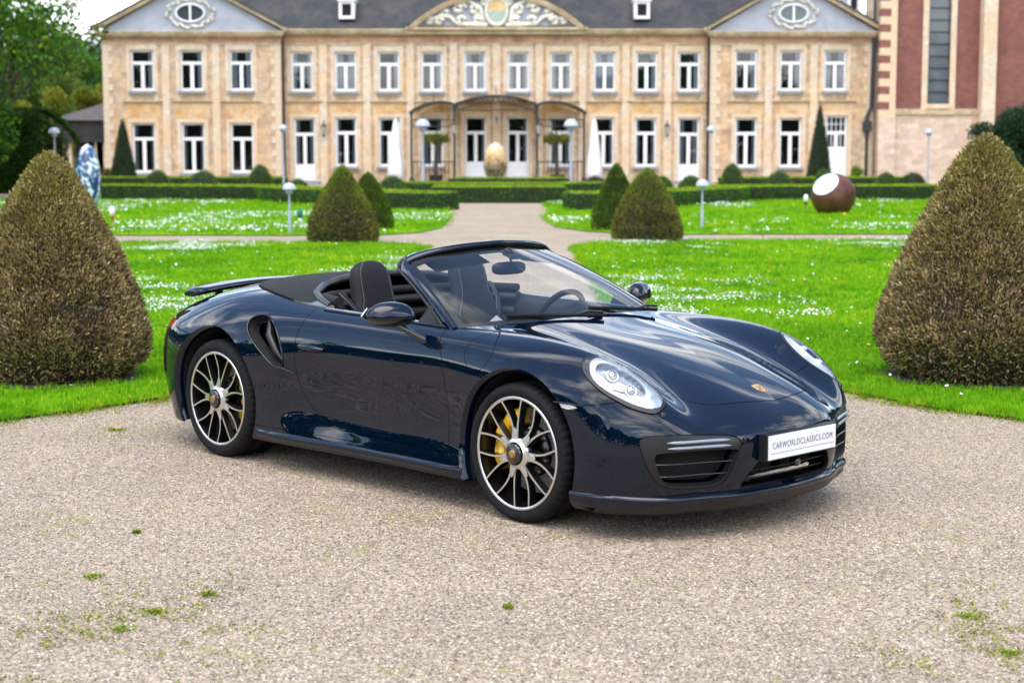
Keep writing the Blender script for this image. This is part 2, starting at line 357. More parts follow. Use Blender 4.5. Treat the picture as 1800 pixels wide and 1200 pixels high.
# ---------------------------------------------------------------- foliage tools
def leaf_mat(name, stops, posn=None, pscale=2.0, rough=.6, trans=.25, topcol=None, tz=(0, 1), tf=.9):
    m, t, p = newmat(name); g = t.nodes.new('ShaderNodeNewGeometry')
    col = ramp(t, g.outputs['Random Per Island'], stops)
    n = tnoise(t, g.outputs['Position'], pscale, 4)
    col = tmix(t, 1, col, ramp(t, n, [(.3, (.62, .62, .62)), (.72, (1.35, 1.35, 1.3))]), 'MULTIPLY')
    if topcol:
        c = t.nodes.new('ShaderNodeTexCoord'); s = t.nodes.new('ShaderNodeSeparateXYZ'); t.links.new(c.outputs['Object'], s.inputs[0])
        mr = t.nodes.new('ShaderNodeMapRange'); mr.inputs[1].default_value = tz[0]; mr.inputs[2].default_value = tz[1]; mr.inputs[3].default_value = 0; mr.inputs[4].default_value = tf
        n2 = tnoise(t, c.outputs['Object'], 3.5, 5, .7)
        t.links.new(s.outputs[2], mr.inputs[0])
        f = tmath(t, 'MULTIPLY', mr.outputs[0], ramp(t, n2, [(.32, (0, 0, 0)), (.6, (1, 1, 1))]))
        col = tmix(t, f, col, topcol)
    t.links.new(col, p.inputs['Base Color']); p.inputs['Roughness'].default_value = rough; p.inputs['Specular IOR Level'].default_value = .2
    if trans:
        tl = t.nodes.new('ShaderNodeBsdfTranslucent'); t.links.new(col, tl.inputs[0]); mx = t.nodes.new('ShaderNodeMixShader'); mx.inputs[0].default_value = trans
        t.links.new(p.outputs[0], mx.inputs[1]); t.links.new(tl.outputs[0], mx.inputs[2]); t.links.new(mx.outputs[0], t.nodes['Material Output'].inputs[0])
    return m
def leaves(P, N, size, rs, spread=.6, aspect=.42, up=0.):
    """lens-shaped leaves at P pointing roughly along N; returns vertices and quads"""
    n = len(P); D = N+rs.normal(0, spread, (n, 3)); D[:, 2] += up; D /= np.linalg.norm(D, axis=1)[:, None]
    R = rs.normal(0, 1, (n, 3)); S = np.cross(D, R); S /= np.maximum(np.linalg.norm(S, axis=1), 1e-6)[:, None]
    L = (size*rs.uniform(.6, 1.25, n))[:, None]
    V = np.stack([P, P+D*L*.5+S*L*aspect*.5, P+D*L, P+D*L*.5-S*L*aspect*.5], 1).reshape(-1, 3)
    return V, np.arange(n*4).reshape(-1, 4)
YEW_BROWN = leaf_mat('yew_brown_needles', [(0, (.035, .024, .012)), (.22, (.16, .105, .050)), (.48, (.30, .20, .095)), (.74, (.46, .345, .19)), (.88, (.22, .23, .035)), (1, (.62, .50, .33))], pscale=5, trans=.2, topcol=(.30, .30, .025), tf=.6, tz=(.7, 2.0))
YEW_GREEN = leaf_mat('yew_green_needles', [(0, (.02, .04, .006)), (.4, (.06, .12, .010)), (.75, (.12, .20, .014)), (1, (.22, .30, .03))], pscale=3, trans=.15)
YEW_MIX = leaf_mat('yew_mixed_needles', [(0, (.03, .026, .008)), (.35, (.13, .105, .028)), (.6, (.23, .18, .050)), (.8, (.16, .21, .02)), (1, (.36, .34, .07))], pscale=3, trans=.15, topcol=(.17, .27, .012), tz=(.5, 1.35))
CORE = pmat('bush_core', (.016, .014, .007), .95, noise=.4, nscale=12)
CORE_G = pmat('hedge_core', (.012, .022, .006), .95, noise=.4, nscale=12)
BARK = pmat('bark', (.05, .038, .028), .9, noise=.4, nscale=6, bump=.8, bscale=25)
def revolve_bush(name, loc, prof, H, R, n, size, mat, core, rs, label, cat, group=None, bumpy=.04, spread=.55, up=.25, trunk=True):
    """clipped bush of revolution; prof = [(height fraction, radius fraction)] from the ground up"""
    o = thing(name, loc, label, cat, group)
    hz, hr = np.array([p[0] for p in prof]), np.array([p[1] for p in prof])
    rad = lambda t: np.interp(t, hz, hr)*R
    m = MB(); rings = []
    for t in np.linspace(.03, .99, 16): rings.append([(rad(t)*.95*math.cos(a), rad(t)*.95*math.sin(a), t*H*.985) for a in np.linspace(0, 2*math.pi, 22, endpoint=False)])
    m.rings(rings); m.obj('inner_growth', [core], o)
    # area-weighted heights
    tt = np.linspace(.0, 1, 400); w = rad(tt)+.06*R; cw = np.cumsum(w); cw /= cw[-1]; t = np.interp(rs.rand(n), cw, tt); a = rs.uniform(0, 2*math.pi, n)
    bm = 1+bumpy*(vnoise(a*3+5, t*9+5, 1.0, 4)*2-1)+bumpy*.5*(vnoise(a*9+5, t*25+5, 1.0, 5)*2-1)
    r = rad(t)*bm*rs.uniform(.90, 1.01, n)
    P = np.stack([r*np.cos(a), r*np.sin(a), t*H*(.985+.03*rs.rand(n))], 1)
    e = 1e-3; slope = -(rad(np.clip(t+e, 0, 1))-rad(np.clip(t-e, 0, 1)))/(2*e*H); N = np.stack([np.cos(a), np.sin(a), slope], 1); N /= np.linalg.norm(N, axis=1)[:, None]
    V, F = leaves(P, N, size, rs, spread, .38, up); link('foliage', mesh_np('foliage', V, F, [mat]), o)
    if trunk: MB().tube([(0, 0, -.02), (0, 0, .3*H)], [.07*R+.03, .05*R+.02], 8).obj('trunk', [BARK], o)
    return o

MOSSM = leaf_mat('edge_moss', [(0, (.07, .10, .006)), (.5, (.20, .24, .012)), (1, (.36, .34, .03))], pscale=6, trans=.1)
rs = np.random.RandomState(91); pts = []
for k in ('left_near', 'right_near'):
    P = LAWNS[k]; Q = np.array([p for p in P if 9 < p[1] < 14 and abs(p[0]) < 5])
    for i in range(len(Q)-1):
        L = np.linalg.norm(Q[i+1]-Q[i]); n = int(L*2600); tt = rs.rand(n)[:, None]; q = Q[i]*(1-tt)+Q[i+1]*tt; d = np.abs(rs.normal(0, .20, n)); a = math.atan2(Q[i+1][1]-Q[i][1], Q[i+1][0]-Q[i][0]); sd = 1 if 'left' in k else -1
        q = q+np.stack([np.zeros(n), -d], 1); q = q[vnoise(q[:, 0]+30, q[:, 1]+30, .16, 5)+.25*rs.randn(n) > .52+.6*d]; pts.append(q)
pts = np.concatenate(pts); n = len(pts); N = np.stack([rs.normal(0, 1, n), rs.normal(0, 1, n), np.full(n, .35)], 1); N /= np.linalg.norm(N, axis=1)[:, None]
V, F = leaves(np.c_[pts, .004+.006*rs.rand(n)], N, .014, rs, .3, .6); link('moss', mesh_np('moss', V, F, [MOSSM]), kind='stuff')
# thin moss in flat patches over the lower left and right of the forecourt
pts = []
for px, py, sx, sy, n in ((180,1120,260,90,2600),(60,1150,110,70,1500),(330,1060,120,50,700),(1740,1100,130,120,2600),(230,770,160,50,900),(420,1130,150,60,600),(1660,1160,160,60,1200)):
    x, y = ground_at(px, py); x1, _ = ground_at(px+sx, py); _, y1 = ground_at(px, py-sy)
    qx, qy = x+rs.normal(0, .5, n)*(x1-x), y+rs.normal(0, .5, n)*(y1-y); k = vnoise(qx+20, qy+20, .07, 3)*.6+vnoise(qx+20, qy+20, .22, 4)*.4+.05*rs.randn(n) > .58; pts.append(np.stack([qx, qy], 1)[k])
pts = np.concatenate(pts); n = len(pts); N = np.stack([rs.normal(0, 1, n), rs.normal(0, 1, n), np.full(n, .3)], 1); N /= np.linalg.norm(N, axis=1)[:, None]
V, F = leaves(np.c_[pts, .003+.005*rs.rand(n)], N, .012, rs, .3, .6); link('moss', mesh_np('moss', V, F, [MOSSM]), kind='stuff')
# ================================================================ the country house
YF = 90.0        # plane of the long front; the end pavilions stand .7 m proud
def sandstone(name, base, dark=.75, patch=(.55, .30, .14), patch2=(.46, .24, .17), amt=.45, course=True):
    m, t, p = newmat(name); c = t.nodes.new('ShaderNodeTexCoord').outputs['Object']
    n1 = tnoise(t, c, .75, 8, .72); n2 = tnoise(t, c, 3.6, 8, .78); n3 = tnoise(t, c, 9, 4, .6)
    col = ramp(t, n2, [(.33, tuple(v*dark for v in base)), (.5, base), (.66, tuple(min(.8, v*1.25) for v in base))])
    col = tmix(t, ramp(t, n1, [(.44, (0, 0, 0)), (.60, (amt,)*3)]), col, patch)
    col = tmix(t, ramp(t, tnoise(t, c, 1.15, 6, .7, .6), [(.50, (0, 0, 0)), (.64, (amt,)*3)]), col, patch2)
    if course:
        mp = t.nodes.new('ShaderNodeMapping'); mp.inputs['Rotation'].default_value = (math.pi/2, 0, 0); t.links.new(c, mp.inputs[0])
        b = t.nodes.new('ShaderNodeTexBrick'); b.inputs['Scale'].default_value = 1; b.inputs['Brick Width'].default_value = .62; b.inputs['Row Height'].default_value = .27; b.inputs['Mortar Size'].default_value = .012
        b.inputs['Color1'].default_value = (1.10, 1.08, 1.05, 1); b.inputs['Color2'].default_value = (.84, .80, .76, 1); b.inputs['Mortar'].default_value = (.95, .92, .88, 1)
        t.links.new(mp.outputs[0], b.inputs['Vector']); col = tmix(t, 1, col, b.outputs[0], 'MULTIPLY')
        tbump(t, p, tmath(t, 'ADD', b.outputs['Fac'], tmath(t, 'MULTIPLY', n3, -.6)), .6, .03)
    else: tbump(t, p, n3, .5, .03)
    t.links.new(col, p.inputs['Base Color']); p.inputs['Roughness'].default_value = .9; return m
STONE = sandstone('rubble_sandstone', (.56, .43, .305), .56, (.60, .40, .22), (.40, .26, .20), .80)
DRESS = sandstone('dressed_sandstone', (.63, .52, .40), .76, (.66, .44, .22), (.58, .42, .30), .65, False)
CORN = sandstone('weathered_cornice', (.56, .45, .30), .7, (.20, .17, .08), (.52, .30, .16), .5, False)
OCHRE = sandstone('ochre_render', (.58, .35, .14), .72, (.66, .50, .33), (.44, .23, .12), .75, False)
FRIEZE = sandstone('brick_frieze', (.50, .29, .19), .75, (.60, .42, .26), (.24, .17, .10), .5, True)
def slate_mat():
    m, t, p = newmat('roof_slate'); c = t.nodes.new('ShaderNodeTexCoord').outputs['Object']
    mp = t.nodes.new('ShaderNodeMapping'); mp.inputs['Rotation'].default_value = (math.pi/2, 0, 0); t.links.new(c, mp.inputs[0])
    b = t.nodes.new('ShaderNodeTexBrick'); b.inputs['Scale'].default_value = 1; b.inputs['Brick Width'].default_value = .3; b.inputs['Row Height'].default_value = .2; b.inputs['Mortar Size'].default_value = .012
    b.inputs['Color1'].default_value = (.020, .023, .029, 1); b.inputs['Color2'].default_value = (.032, .036, .043, 1); b.inputs['Mortar'].default_value = (.015, .017, .02, 1)
    t.links.new(mp.outputs[0], b.inputs['Vector'])
    col = tmix(t, ramp(t, tnoise(t, c, .8, 6, .65), [(.44, (0, 0, 0)), (.62, (.75, .75, .75))]), b.outputs[0], (.062, .055, .048))
    t.links.new(col, p.inputs['Base Color']); p.inputs['Roughness'].default_value = .65; p.inputs['Specular IOR Level'].default_value = .3; tbump(t, p, b.outputs['Fac'], .5, .02); return m
SLATE = slate_mat()
WPAINT = pmat('white_joinery', (.80, .80, .80), .4, noise=.05, nscale=3)
CURT = pmat('grey_curtain', (.58, .59, .64), .9, noise=.25, nscale=14)
DARKR = pmat('dark_room', (.010, .011, .012), .9)
TYMP = pmat('blue_grey_render', (.36, .38, .44), .9, noise=.12, nscale=2)
CREAM = pmat('cream_stucco', (.70, .66, .56), .8, noise=.15, nscale=6, bump=.3, bscale=20)
LEADM = pmat('lead_pipe', (.045, .047, .05), .5, metal=.4)
IRON = pmat('black_iron', (.014, .016, .018), .5)
BLUEST = pmat('bluestone_sill', (.26, .28, .31), .8, noise=.15, nscale=5)
PANE = glass_mat('window_pane', (.55, .60, .62), 1.6)
PANEUP = glass_mat('upper_window_pane', (.70, .75, .80), 1.9)
CANG = glass_mat('canopy_glass', (.78, .80, .80), 1.0)
CH = thing('country_house', (0, YF, 0), 'long two-storey sandstone country house with slate roof and three pediments', 'country house')
def P2(px, py, Y): x, z = plane_at(px, py, Y); return x, z
# openings: (centre x px, top py, bottom py, width px, kind)
UP = [(cx, 91, 161, 38, 'u') for cx in (530,607,683,759,835,911,986,1063,1137,1212)]
LO = [(535,207,318,38,'d'),(608,206,293,38,'w'),(684,207,293,38,'w'),(760,205,293,38,'w'),(836,205,312,38,'d'),(910,205,312,38,'d'),(985,205,293,38,'w'),(1061,206,293,38,'w'),(1135,207,293,38,'w'),(1211,207,318,38,'d')]
LUP = [(cx, 88, 160, 41, 'u') for cx in (249,336,423)]; LLO = [(cx, 216, 304, 41, 'w') for cx in (252,339,425)]
RUP = [(cx, 88, 160, 39, 'u') for cx in (1312,1391,1469)]; RLO = [(1312,207,294,39,'w'),(1390,207,294,39,'w'),(1471,203,318,38,'g')]
def opening(o, Y):
    cx, t, b, w, k = o; x, zt = P2(cx, t, Y); _, zb = P2(cx, b, Y); hw = w/2*Y/F_PX
    return (x-hw, x+hw, max(zb, .22 if k in 'dg' else zb), zt, k)
def wall_with_holes(mb, x0, x1, z0, z1, y, holes, depth=.22, m=0):
    xs = sorted({x0, x1, *[h[0] for h in holes], *[h[1] for h in holes]}); zs = sorted({z0, z1, *[h[2] for h in holes], *[h[3] for h in holes]})
    for a, b in zip(xs[:-1], xs[1:]):
        for c, d in zip(zs[:-1], zs[1:]):
            mx, mz = (a+b)/2, (c+d)/2
            if any(h[0] < mx < h[1] and h[2] < mz < h[3] for h in holes): continue
            mb.add([(a, y, c), (b, y, c), (b, y, d), (a, y, d)], [(0, 1, 2, 3)], m)
    for h in holes:
        a, b, c, d = h[:4]
        R0 = [(a, y, c), (b, y, c), (b, y, d), (a, y, d)]; mb.rings([R0, [(x, y+depth, z) for x, _, z in R0]], m, False, False)
WM_ = {}
def window_mesh(w, h, kind):
    key = (round(w, 2), round(h, 2), kind)
    if key in WM_: return WM_[key]
    f = .115; m = MB(); bx = m.box; hw = w/2; zt = h*.68 if kind in 'uw' else h*.735; b0 = 0 if kind in 'uw' else h*.26
    bx((-hw, 0, 0), (-hw+f, .09, h)); bx((hw-f, 0, 0), (hw, .09, h)); bx((-hw+f, 0, h-f), (hw-f, .09, h)); bx((-hw+f, 0, 0), (hw-f, .10, f*1.2))
    bx((-hw+f, -.012, zt-.085), (hw-f, .088, zt+.085)); bx((-.095, -.010, f*1.2), (.095, .086, zt-.085))
    if kind in 'dg': bx((-hw+f, .01, f*1.2), (-.075, .07, b0)); bx((.075, .01, f*1.2), (hw-f, .07, b0))
    if kind == 'g':
        for i in range(1, 4): x = -hw+f+(w-2*f)*i/4; bx((x-.018, .005, zt+.07), (x+.018, .06, h-f))
        bx((-hw+f, .006, (zt+h)/2-.018), (hw-f, .061, (zt+h)/2+.018))
        for i in range(1, 4): x = -hw+f+(w-2*f)*i/4; bx((x-.018, .005, b0+.9), (x+.018, .061, zt-.07))
        bx((-hw+f, .013, b0), (hw-f, .073, b0+.9))
    fr = m.mesh('window', [WPAINT])
    pane = lambda a, b, c, d: MB().add([(a, .05, c), (b, .05, c), (b, .05, d), (a, .05, d)], [(0, 1, 2, 3)]).mesh('pane', [PANEUP if kind == 'u' else PANE])
    panes = [pane(-hw+f, hw-f, zt+.07, h-f), pane(-hw+f, -.075, max(b0, f*1.2), zt-.07), pane(.075, hw-f, max(b0, f*1.2), zt-.07)]
    cur = []
    for v in range(4):
        m = MB(); cw = (.30, .44, .34, .54)[v]*(hw-f)*(1.30 if kind == 'u' else .95); sides = ((-1, 1), (-1, 1), (1,), (-1, 1))[v]
        for s in sides:
            n = 9; xs = np.linspace(hw-f, hw-f-cw*2*(.5), n)*s; R = [[(x, .14+.03*(i % 2), z) for i, x in enumerate(xs)] for z in (.05, h-f)]
            m.rings(R, 0, True, False, False)
        cur.append(m.mesh('curtain', [CURT]))
    dk = MB().add([(-hw, .30, 0), (hw, .30, 0), (hw, .30, h), (-hw, .30, h)], [(0, 1, 2, 3)]).mesh('room', [DARKR])
    sill = MB().box((-hw-.12, -.33, -.13), (hw+.12, .0, -.003)).mesh('sill', [BLUEST])
    WM_[key] = (fr, panes, cur, dk, sill); return WM_[key]
wi = 0
def put_window(o, y, parent):
    global wi
    a, b, c, d, k = o; fr, panes, cur, dk, sill = window_mesh(b-a, d-c, k)
    w = link('door' if k in 'dg' else 'window', fr, parent, ((a+b)/2, y-YF+.13, c))
    for p in panes: link('pane', p, w)
    link('curtain', cur[(wi*7+wi//3) % 4], w) if not (k == 'w' and wi % 5 == 0) else None
    link('room', dk, w)
    if k in 'uw': link('sill', sill, w, (0, 0.0, 0))
    if k in 'dg': link('step', MB().box((-.8, -.62, -.22), (.8, -.14, -.02)).mesh('step', [BLUEST]), w)
    wi += 1
def facade(px0, px1, Y, ups, los, eave_py, name='wall'):
    x0, _ = P2(px0, 200, Y); x1, _ = P2(px1, 200, Y); _, ze = P2(900, eave_py, Y)
    holes = [opening(o, Y) for o in ups+los]
    mb = MB(); wall_with_holes(mb, x0, x1, 0, ze, Y-YF, holes, .22)
    w = mb.obj(name, [STONE], CH)
    for h in holes: put_window(h, Y, CH)
    return x0, x1, ze, holes, w
YW = YF-.7
cx0, cx1, cze, ch_, cw = facade(495, 1248, YF, UP, LO, 62)
lx0, lx1, lze, lh_, lw = facade(183, 494.5, YW, LUP, LLO, 66)
rx0, rx1, rze, rh_, rw = facade(1248.5, 1534, YW, RUP, RLO, 66)
# flanks of the pavilions and the ends of the block
m = MB()
for x in (lx0, lx1, rx0, rx1):
    m.add([(x, YW-YF, 0), (x, (9 if x in (lx0, rx1) else 0), 0), (x, (9 if x in (lx0, rx1) else 0), lze), (x, YW-YF, lze)], [(0, 1, 2, 3)])
m.obj('flank_wall', [STONE], CH)
# dressed stone: window surrounds, pilasters, ledges, friezes
def zpx(py, Y): return P2(900, py, Y)[1]
dm, lm, om, fm = MB(), MB(), MB(), MB()
def trims(x0, x1, Y, holes, ztop, pil):
    y = Y-YF; e = .04
    for a, b, c, d, k in holes:
        sw = .20
        if d > 4.6:      # upper storey surrounds
            dm.box((a-sw, y-e, c-.25), (a, y, d+.30)); dm.box((b, y-e, c-.25), (b+sw, y, d+.30)); dm.box((a, y-e, d), (b, y, d+.30)); dm.box((a, y-e*.8, c-.25), (b, y, c-.135))
            dm.box((a-sw, y-e*.6, c-.62), (a+.02, y, c-.252)); dm.box((b-.02, y-e*.6, c-.62), (b+sw, y, c-.252))
        else:
            lo = max(c-.22, .0)
            dm.box((a-sw, y-e, lo), (a, y, d+.20)); dm.box((b, y-e, lo), (b+sw, y, d+.20)); dm.box((a, y-e, d), (b, y, d+.20))
            om.box((a-.30, y-.02, d+.202), (b+.30, y, zpx(181, Y)))
            lm.box((a-.42, y-.13, zpx(179, Y)), (b+.42, y, zpx(176.5, Y))); lm.box((a-.36, y-.07, zpx(181, Y)), (b+.36, y, zpx(179, Y)-.002))
    fm.box((x0, y-.03, zpx(76, Y)), (x1, y, zpx(63, Y)))
    lm.box((x0, y-.06, zpx(79, Y)), (x1, y, zpx(76, Y)-.002))
    for px in pil:
        x, _ = P2(px, 150, Y); dm.box((x-.20, y-.055, .0), (x+.20, y, ztop-.40))
trims(cx0, cx1, YF, ch_, cze, (568, 645, 721, 797, 873, 948, 1024, 1100, 1174))
trims(lx0, lx1, YW, lh_, lze, (292, 380)); trims(rx0, rx1, YW, rh_, rze, (1351, 1430))
dm.obj('stone_dressing', [DRESS], CH); lm.obj('string_course', [CORN], CH); om.obj('ochre_panel', [OCHRE], CH); fm.obj('frieze', [FRIEZE], CH)
# quoins on the pavilion corners, stone by stone
QUOIN = sandstone('quoin_sandstone', (.62, .50, .37), .80, (.64, .46, .26), (.60, .44, .32), .4, False)
QN = [MB().box((0, -.035, 0), (w, .05, .325)).mesh('quoin_stone', [QUOIN]) for w in (.52, .34)]
for xa, sg in ((lx0-.012, 1), (lx1+.012, -1), (rx0-.012, 1), (rx1+.012, -1)):
    for i in range(21):
        q = link('quoin_stone', QN[i % 2], CH, (xa, YW-YF, .16+i*.345)); 
        if sg < 0: q.scale = (-1, 1, 1)
# cornices, pediments and roofs
def cornice(x0, x1, Y, z):
    y = Y-YF; return MB().box((x0-.1, y-.22, z), (x1+.1, y+.05, z+.10)).box((x0-.2, y-.38, z+.102), (x1+.2, y+.05, z+.24)).box((x0-.26, y-.46, z+.242), (x1+.26, y+.05, z+.32))
cornice(cx0+.3, cx1-.3, YF, cze-.02).obj('cornice', [CORN], CH)
RZ = cze+.32
def rs_box(m, a, b, y0, y1, th, mt=0):
    """sloping bar between two points of a vertical plane"""
    (xa, za), (xb, zb) = a, b; L = math.hypot(xb-xa, zb-za); nx, nz = -(zb-za)/L*th, (xb-xa)/L*th
    V = [(xa, y0, za), (xb, y0, zb), (xb+nx, y0, zb+nz), (xa+nx, y0, za+nz)]; m.rings([V, [(x, y1, z) for x, _, z in V]], mt, False, True)
def pediment(px0, pxa, pya, px1, Y, x0, x1, zb):
    y = Y-YF; cornice(x0, x1, Y, zb-.02).obj('cornice', [CORN], CH)
    za = P2(pxa, pya, Y)[1]; xa = (x0+x1)/2; z0 = zb+.30; X0, X1 = x0-.35, x1+.35
    pd = MB().add([(x0-.1, y-.06, z0), (x1+.1, y-.06, z0), (xa, y-.06, za)], [(0, 1, 2)]).obj('pediment', [TYMP], CH)
    m = MB()
    for s, A in ((1, X0), (-1, X1)):
        rs_box(m, *(((A, z0), (xa, za)) if s > 0 else ((xa, za), (A, z0))), y-.40, y-.02, .20, 0)
        rs_box(m, *(((A, z0+.21), (xa, za+.21)) if s > 0 else ((xa, za+.21), (A, z0+.21))), y-.50, y-.02, .08, 1)
    m.obj('raking_cornice', [CORN, LEADM], pd)
    # oval window in its wreath
    cz = z0+(za-z0)*.36; rx, rz = .80, .50
    ov = MB(); A = np.linspace(0, 2*math.pi, 33)[:-1]
    ov.rings([[(xa+k*rx*math.cos(a), y-d, cz+k2*rz*math.sin(a)) for a in A] for k, k2, d in ((1.0, 1.0, .07), (1.0, 1.0, .19), (.88, .82, .19), (.88, .82, .10))], 0, True, False)
    ov.box((xa-.05, y-.17, cz-rz*.85), (xa+.05, y-.09, cz+rz*.85)); ow = ov.obj('oval_window', [WPAINT], pd)
    MB().add([(xa+.9*rx*math.cos(a), y-.095, cz+.85*rz*math.sin(a)) for a in A], [tuple(range(32))]).obj('pane', [pmat('oval_glass', (.05, .06, .07), .08, coat=1) if 'oval_glass' not in bpy.data.materials else bpy.data.materials['oval_glass']], pd)
    wr = MB(); r2 = np.random.RandomState(int(abs(xa)*10))
    for k in range(30):
        a = 2*math.pi*k/30+r2.uniform(-.06, .06); kk = 1.38+.12*math.sin(k*2.1)+.16*max(0, math.cos(a*2)); c = (xa+kk*rx*math.cos(a), y-.10, cz+kk*rz*math.sin(a)*1.06)
        wr.tube([(c[0]-.13*math.sin(a+.5), c[1], c[2]+.10*math.cos(a)), (c[0], c[1]-.07, c[2]), (c[0]+.15*math.sin(a-.4), c[1], c[2]-.12*math.cos(a))], [.05, .085, .04], 6)
    wr.obj('stucco_wreath', [CREAM], pd)
    # gabled slate roof running back behind it
    m = MB(); m.add([(X0, y-.45, z0+.26), (xa, y-.45, za+.30), (xa, 9, za+.30), (X0, 9, z0+.26)], [(0, 1, 2, 3)]); m.add([(X1, y-.45, z0+.26), (xa, y-.45, za+.30), (xa, 9, za+.30), (X1, 9, z0+.26)], [(3, 2, 1, 0)])
    m.obj('pavilion_roof', [SLATE], CH); return za
pediment(183, 337, -34, 492, YW, lx0, lx1, lze); pediment(1250, 1392, -32, 1536, YW, rx0, rx1, rze)
# main roof
ridge = RZ+4.6
m = MB(); X0, X1 = lx0+1.5, rx1-1.5
m.add([(X0, -.42, RZ), (X1, -.42, RZ), (X1-1, 4.2, ridge), (X0+1, 4.2, ridge), (X0, 9, RZ), (X1, 9, RZ)], [(0, 1, 2, 3), (3, 2, 5, 4), (0, 3, 4), (1, 5, 2)]); roof = m.obj('roof', [SLATE], CH)
for px, w in ((610, 1.0), (1128, 1.0)):
    x, z = P2(px, 34, YF); z = max(z, RZ+.15); d = MB(); hw = .42; yb = -.42+(z-RZ)*1.0
    zt = P2(px, 3, YF)[1]
    d.box((x-hw, yb-.30, z), (x-hw+.17, yb+1.6, zt)); d.box((x+hw-.17, yb-.30, z), (x+hw, yb+1.6, zt)); d.box((x-hw+.17, yb-.30, z), (x+hw-.17, yb+.0, z+.16)); d.box((x-hw-.07, yb-.4, zt+.002), (x+hw+.07, yb+1.8, zt+.12))
    d.box((x-hw+.17, yb-.28, zt-.14), (x+hw-.17, yb+.0, zt-.001))
    dd = d.obj('dormer', [WPAINT], roof); MB().add([(x-hw+.17, yb-.18, z+.16), (x+hw-.17, yb-.18, z+.16), (x+hw-.17, yb-.18, zt-.14), (x-hw+.17, yb-.18, zt-.14)], [(0, 1, 2, 3)]).obj('dormer_pane', [DARKR], roof)
x, z = P2(1502, 24, YF); d = MB(); d.box((x-.36, .2, z), (x+.36, 2.2, z+1.1)); d.obj('dormer', [WPAINT], roof); MB().box((x-.16, .17, z+.25), (x+.16, .199, z+.95)).obj('dormer_pane', [DARKR], roof)
# segmental pediment over the middle
x0, z0 = P2(720, 50, YF-.25); x1, _ = P2(1026, 50, YF-.25); xa = (x0+x1)/2; za = P2(872, -12, YF-.25)[1]; half_w = (x1-x0)/2; sag = za-z0; Rr = (half_w**2+sag**2)/(2*sag); zc = za-Rr; th0 = math.asin(half_w/Rr); y = -.30
A = np.linspace(-th0, th0, 41)
arc = lambda r, d: [(xa+r*math.sin(a), d, zc+r*math.cos(a)) for a in A]
pd = MB().add(arc(Rr, y+.02), [tuple(range(40, -1, -1))]).obj('pediment', [TYMP], CH)
MB().rings([arc(Rr-.22, y+.0), arc(Rr-.22, y-.30), arc(Rr, y-.40), arc(Rr+.06, y-.40), arc(Rr+.06, y+.3)], 0, False, False, False).obj('arched_cornice', [CORN], pd)
MB().rings([arc(Rr+.065, y-.42), arc(Rr+.11, y-.42), arc(Rr+.11, y+5)], 0, False, False, False).obj('lead_flashing', [LEADM], pd)
MB().box((x0-.1, y-.12, z0-.32), (x1+.1, y+.3, z0-.10)).box((x0-.2, y-.30, z0-.098), (x1+.2, y+.3, z0+.04)).obj('cornice', [CORN], CH)
sc = MB()
def spiral(cx, cz, r0, r1, turns, a0, sgn, w0=.13, w1=.07, n=26):
    pts = []
    for i in range(n):
        t = i/(n-1); a = a0+sgn*turns*2*math.pi*t; r = r0+(r1-r0)*t; pts.append((cx+r*math.cos(a), y-.06, cz+r*math.sin(a)))
    sc.tube(pts, list(np.linspace(w0*1.35, w1*1.4, n)), 6)
for s in (-1, 1):
    X = lambda v: xa+s*v
    for (cx, cz, r, tn, a) in ((1.15,.95,.33,1.3,2.),(.95,.42,.28,1.2,.5),(2.0,1.05,.36,1.3,1.2),(1.9,.40,.26,1.2,3.),(2.75,.82,.27,1.2,.6),(3.05,.38,.24,1.2,2.2),(3.55,.42,.18,1.1,.4),(.62,1.38,.2,1.2,.4)):
        spiral(X(cx), z0+cz, .05, r, tn, a if s > 0 else math.pi-a, s)
    sc.tube([(X(.5), y-.06, z0+.16), (X(1.3), y-.10, z0+.18), (X(2.1), y-.06, z0+.22), (X(2.5), y-.08, z0+.6), (X(3.1), y-.06, z0+.62), (X(3.7), y-.05, z0+.30)], [.10, .13, .11, .12, .11, .05], 6)
    sc.tube([(X(.7), y-.06, z0+.3), (X(.85), y-.1, z0+1.0), (X(1.5), y-.06, z0+1.45), (X(2.2), y-.06, z0+1.30)], [.09, .13, .12, .06], 6)
sc.obj('stucco_scrolls', [CREAM], pd)
MB().rings([[(xa+k*.52*math.cos(a), y-d, z0+.88+k*.66*math.sin(a)) for a in np.linspace(0, 2*math.pi, 30, endpoint=False)] for k, d in ((1.25, 0), (1.2, .16), (1.0, .18), (.95, .10))], 0, True, False).obj('shield_rim', [CREAM], pd)
MB().add([(xa+.5*math.cos(a), y-.11, z0+.88+.64*math.sin(a)) for a in np.linspace(0, math.pi, 16)], [tuple(range(15, -1, -1))]).add([(xa+.5*math.cos(a), y-.11, z0+.878+.64*math.sin(a)) for a in np.linspace(math.pi, 2*math.pi, 16)], [tuple(range(15, -1, -1))], 1).obj('painted_shield', [pmat('shield_gold', (.66, .46, .22), .7, noise=.2), pmat('shield_green', (.36, .42, .36), .7, noise=.2)], pd)
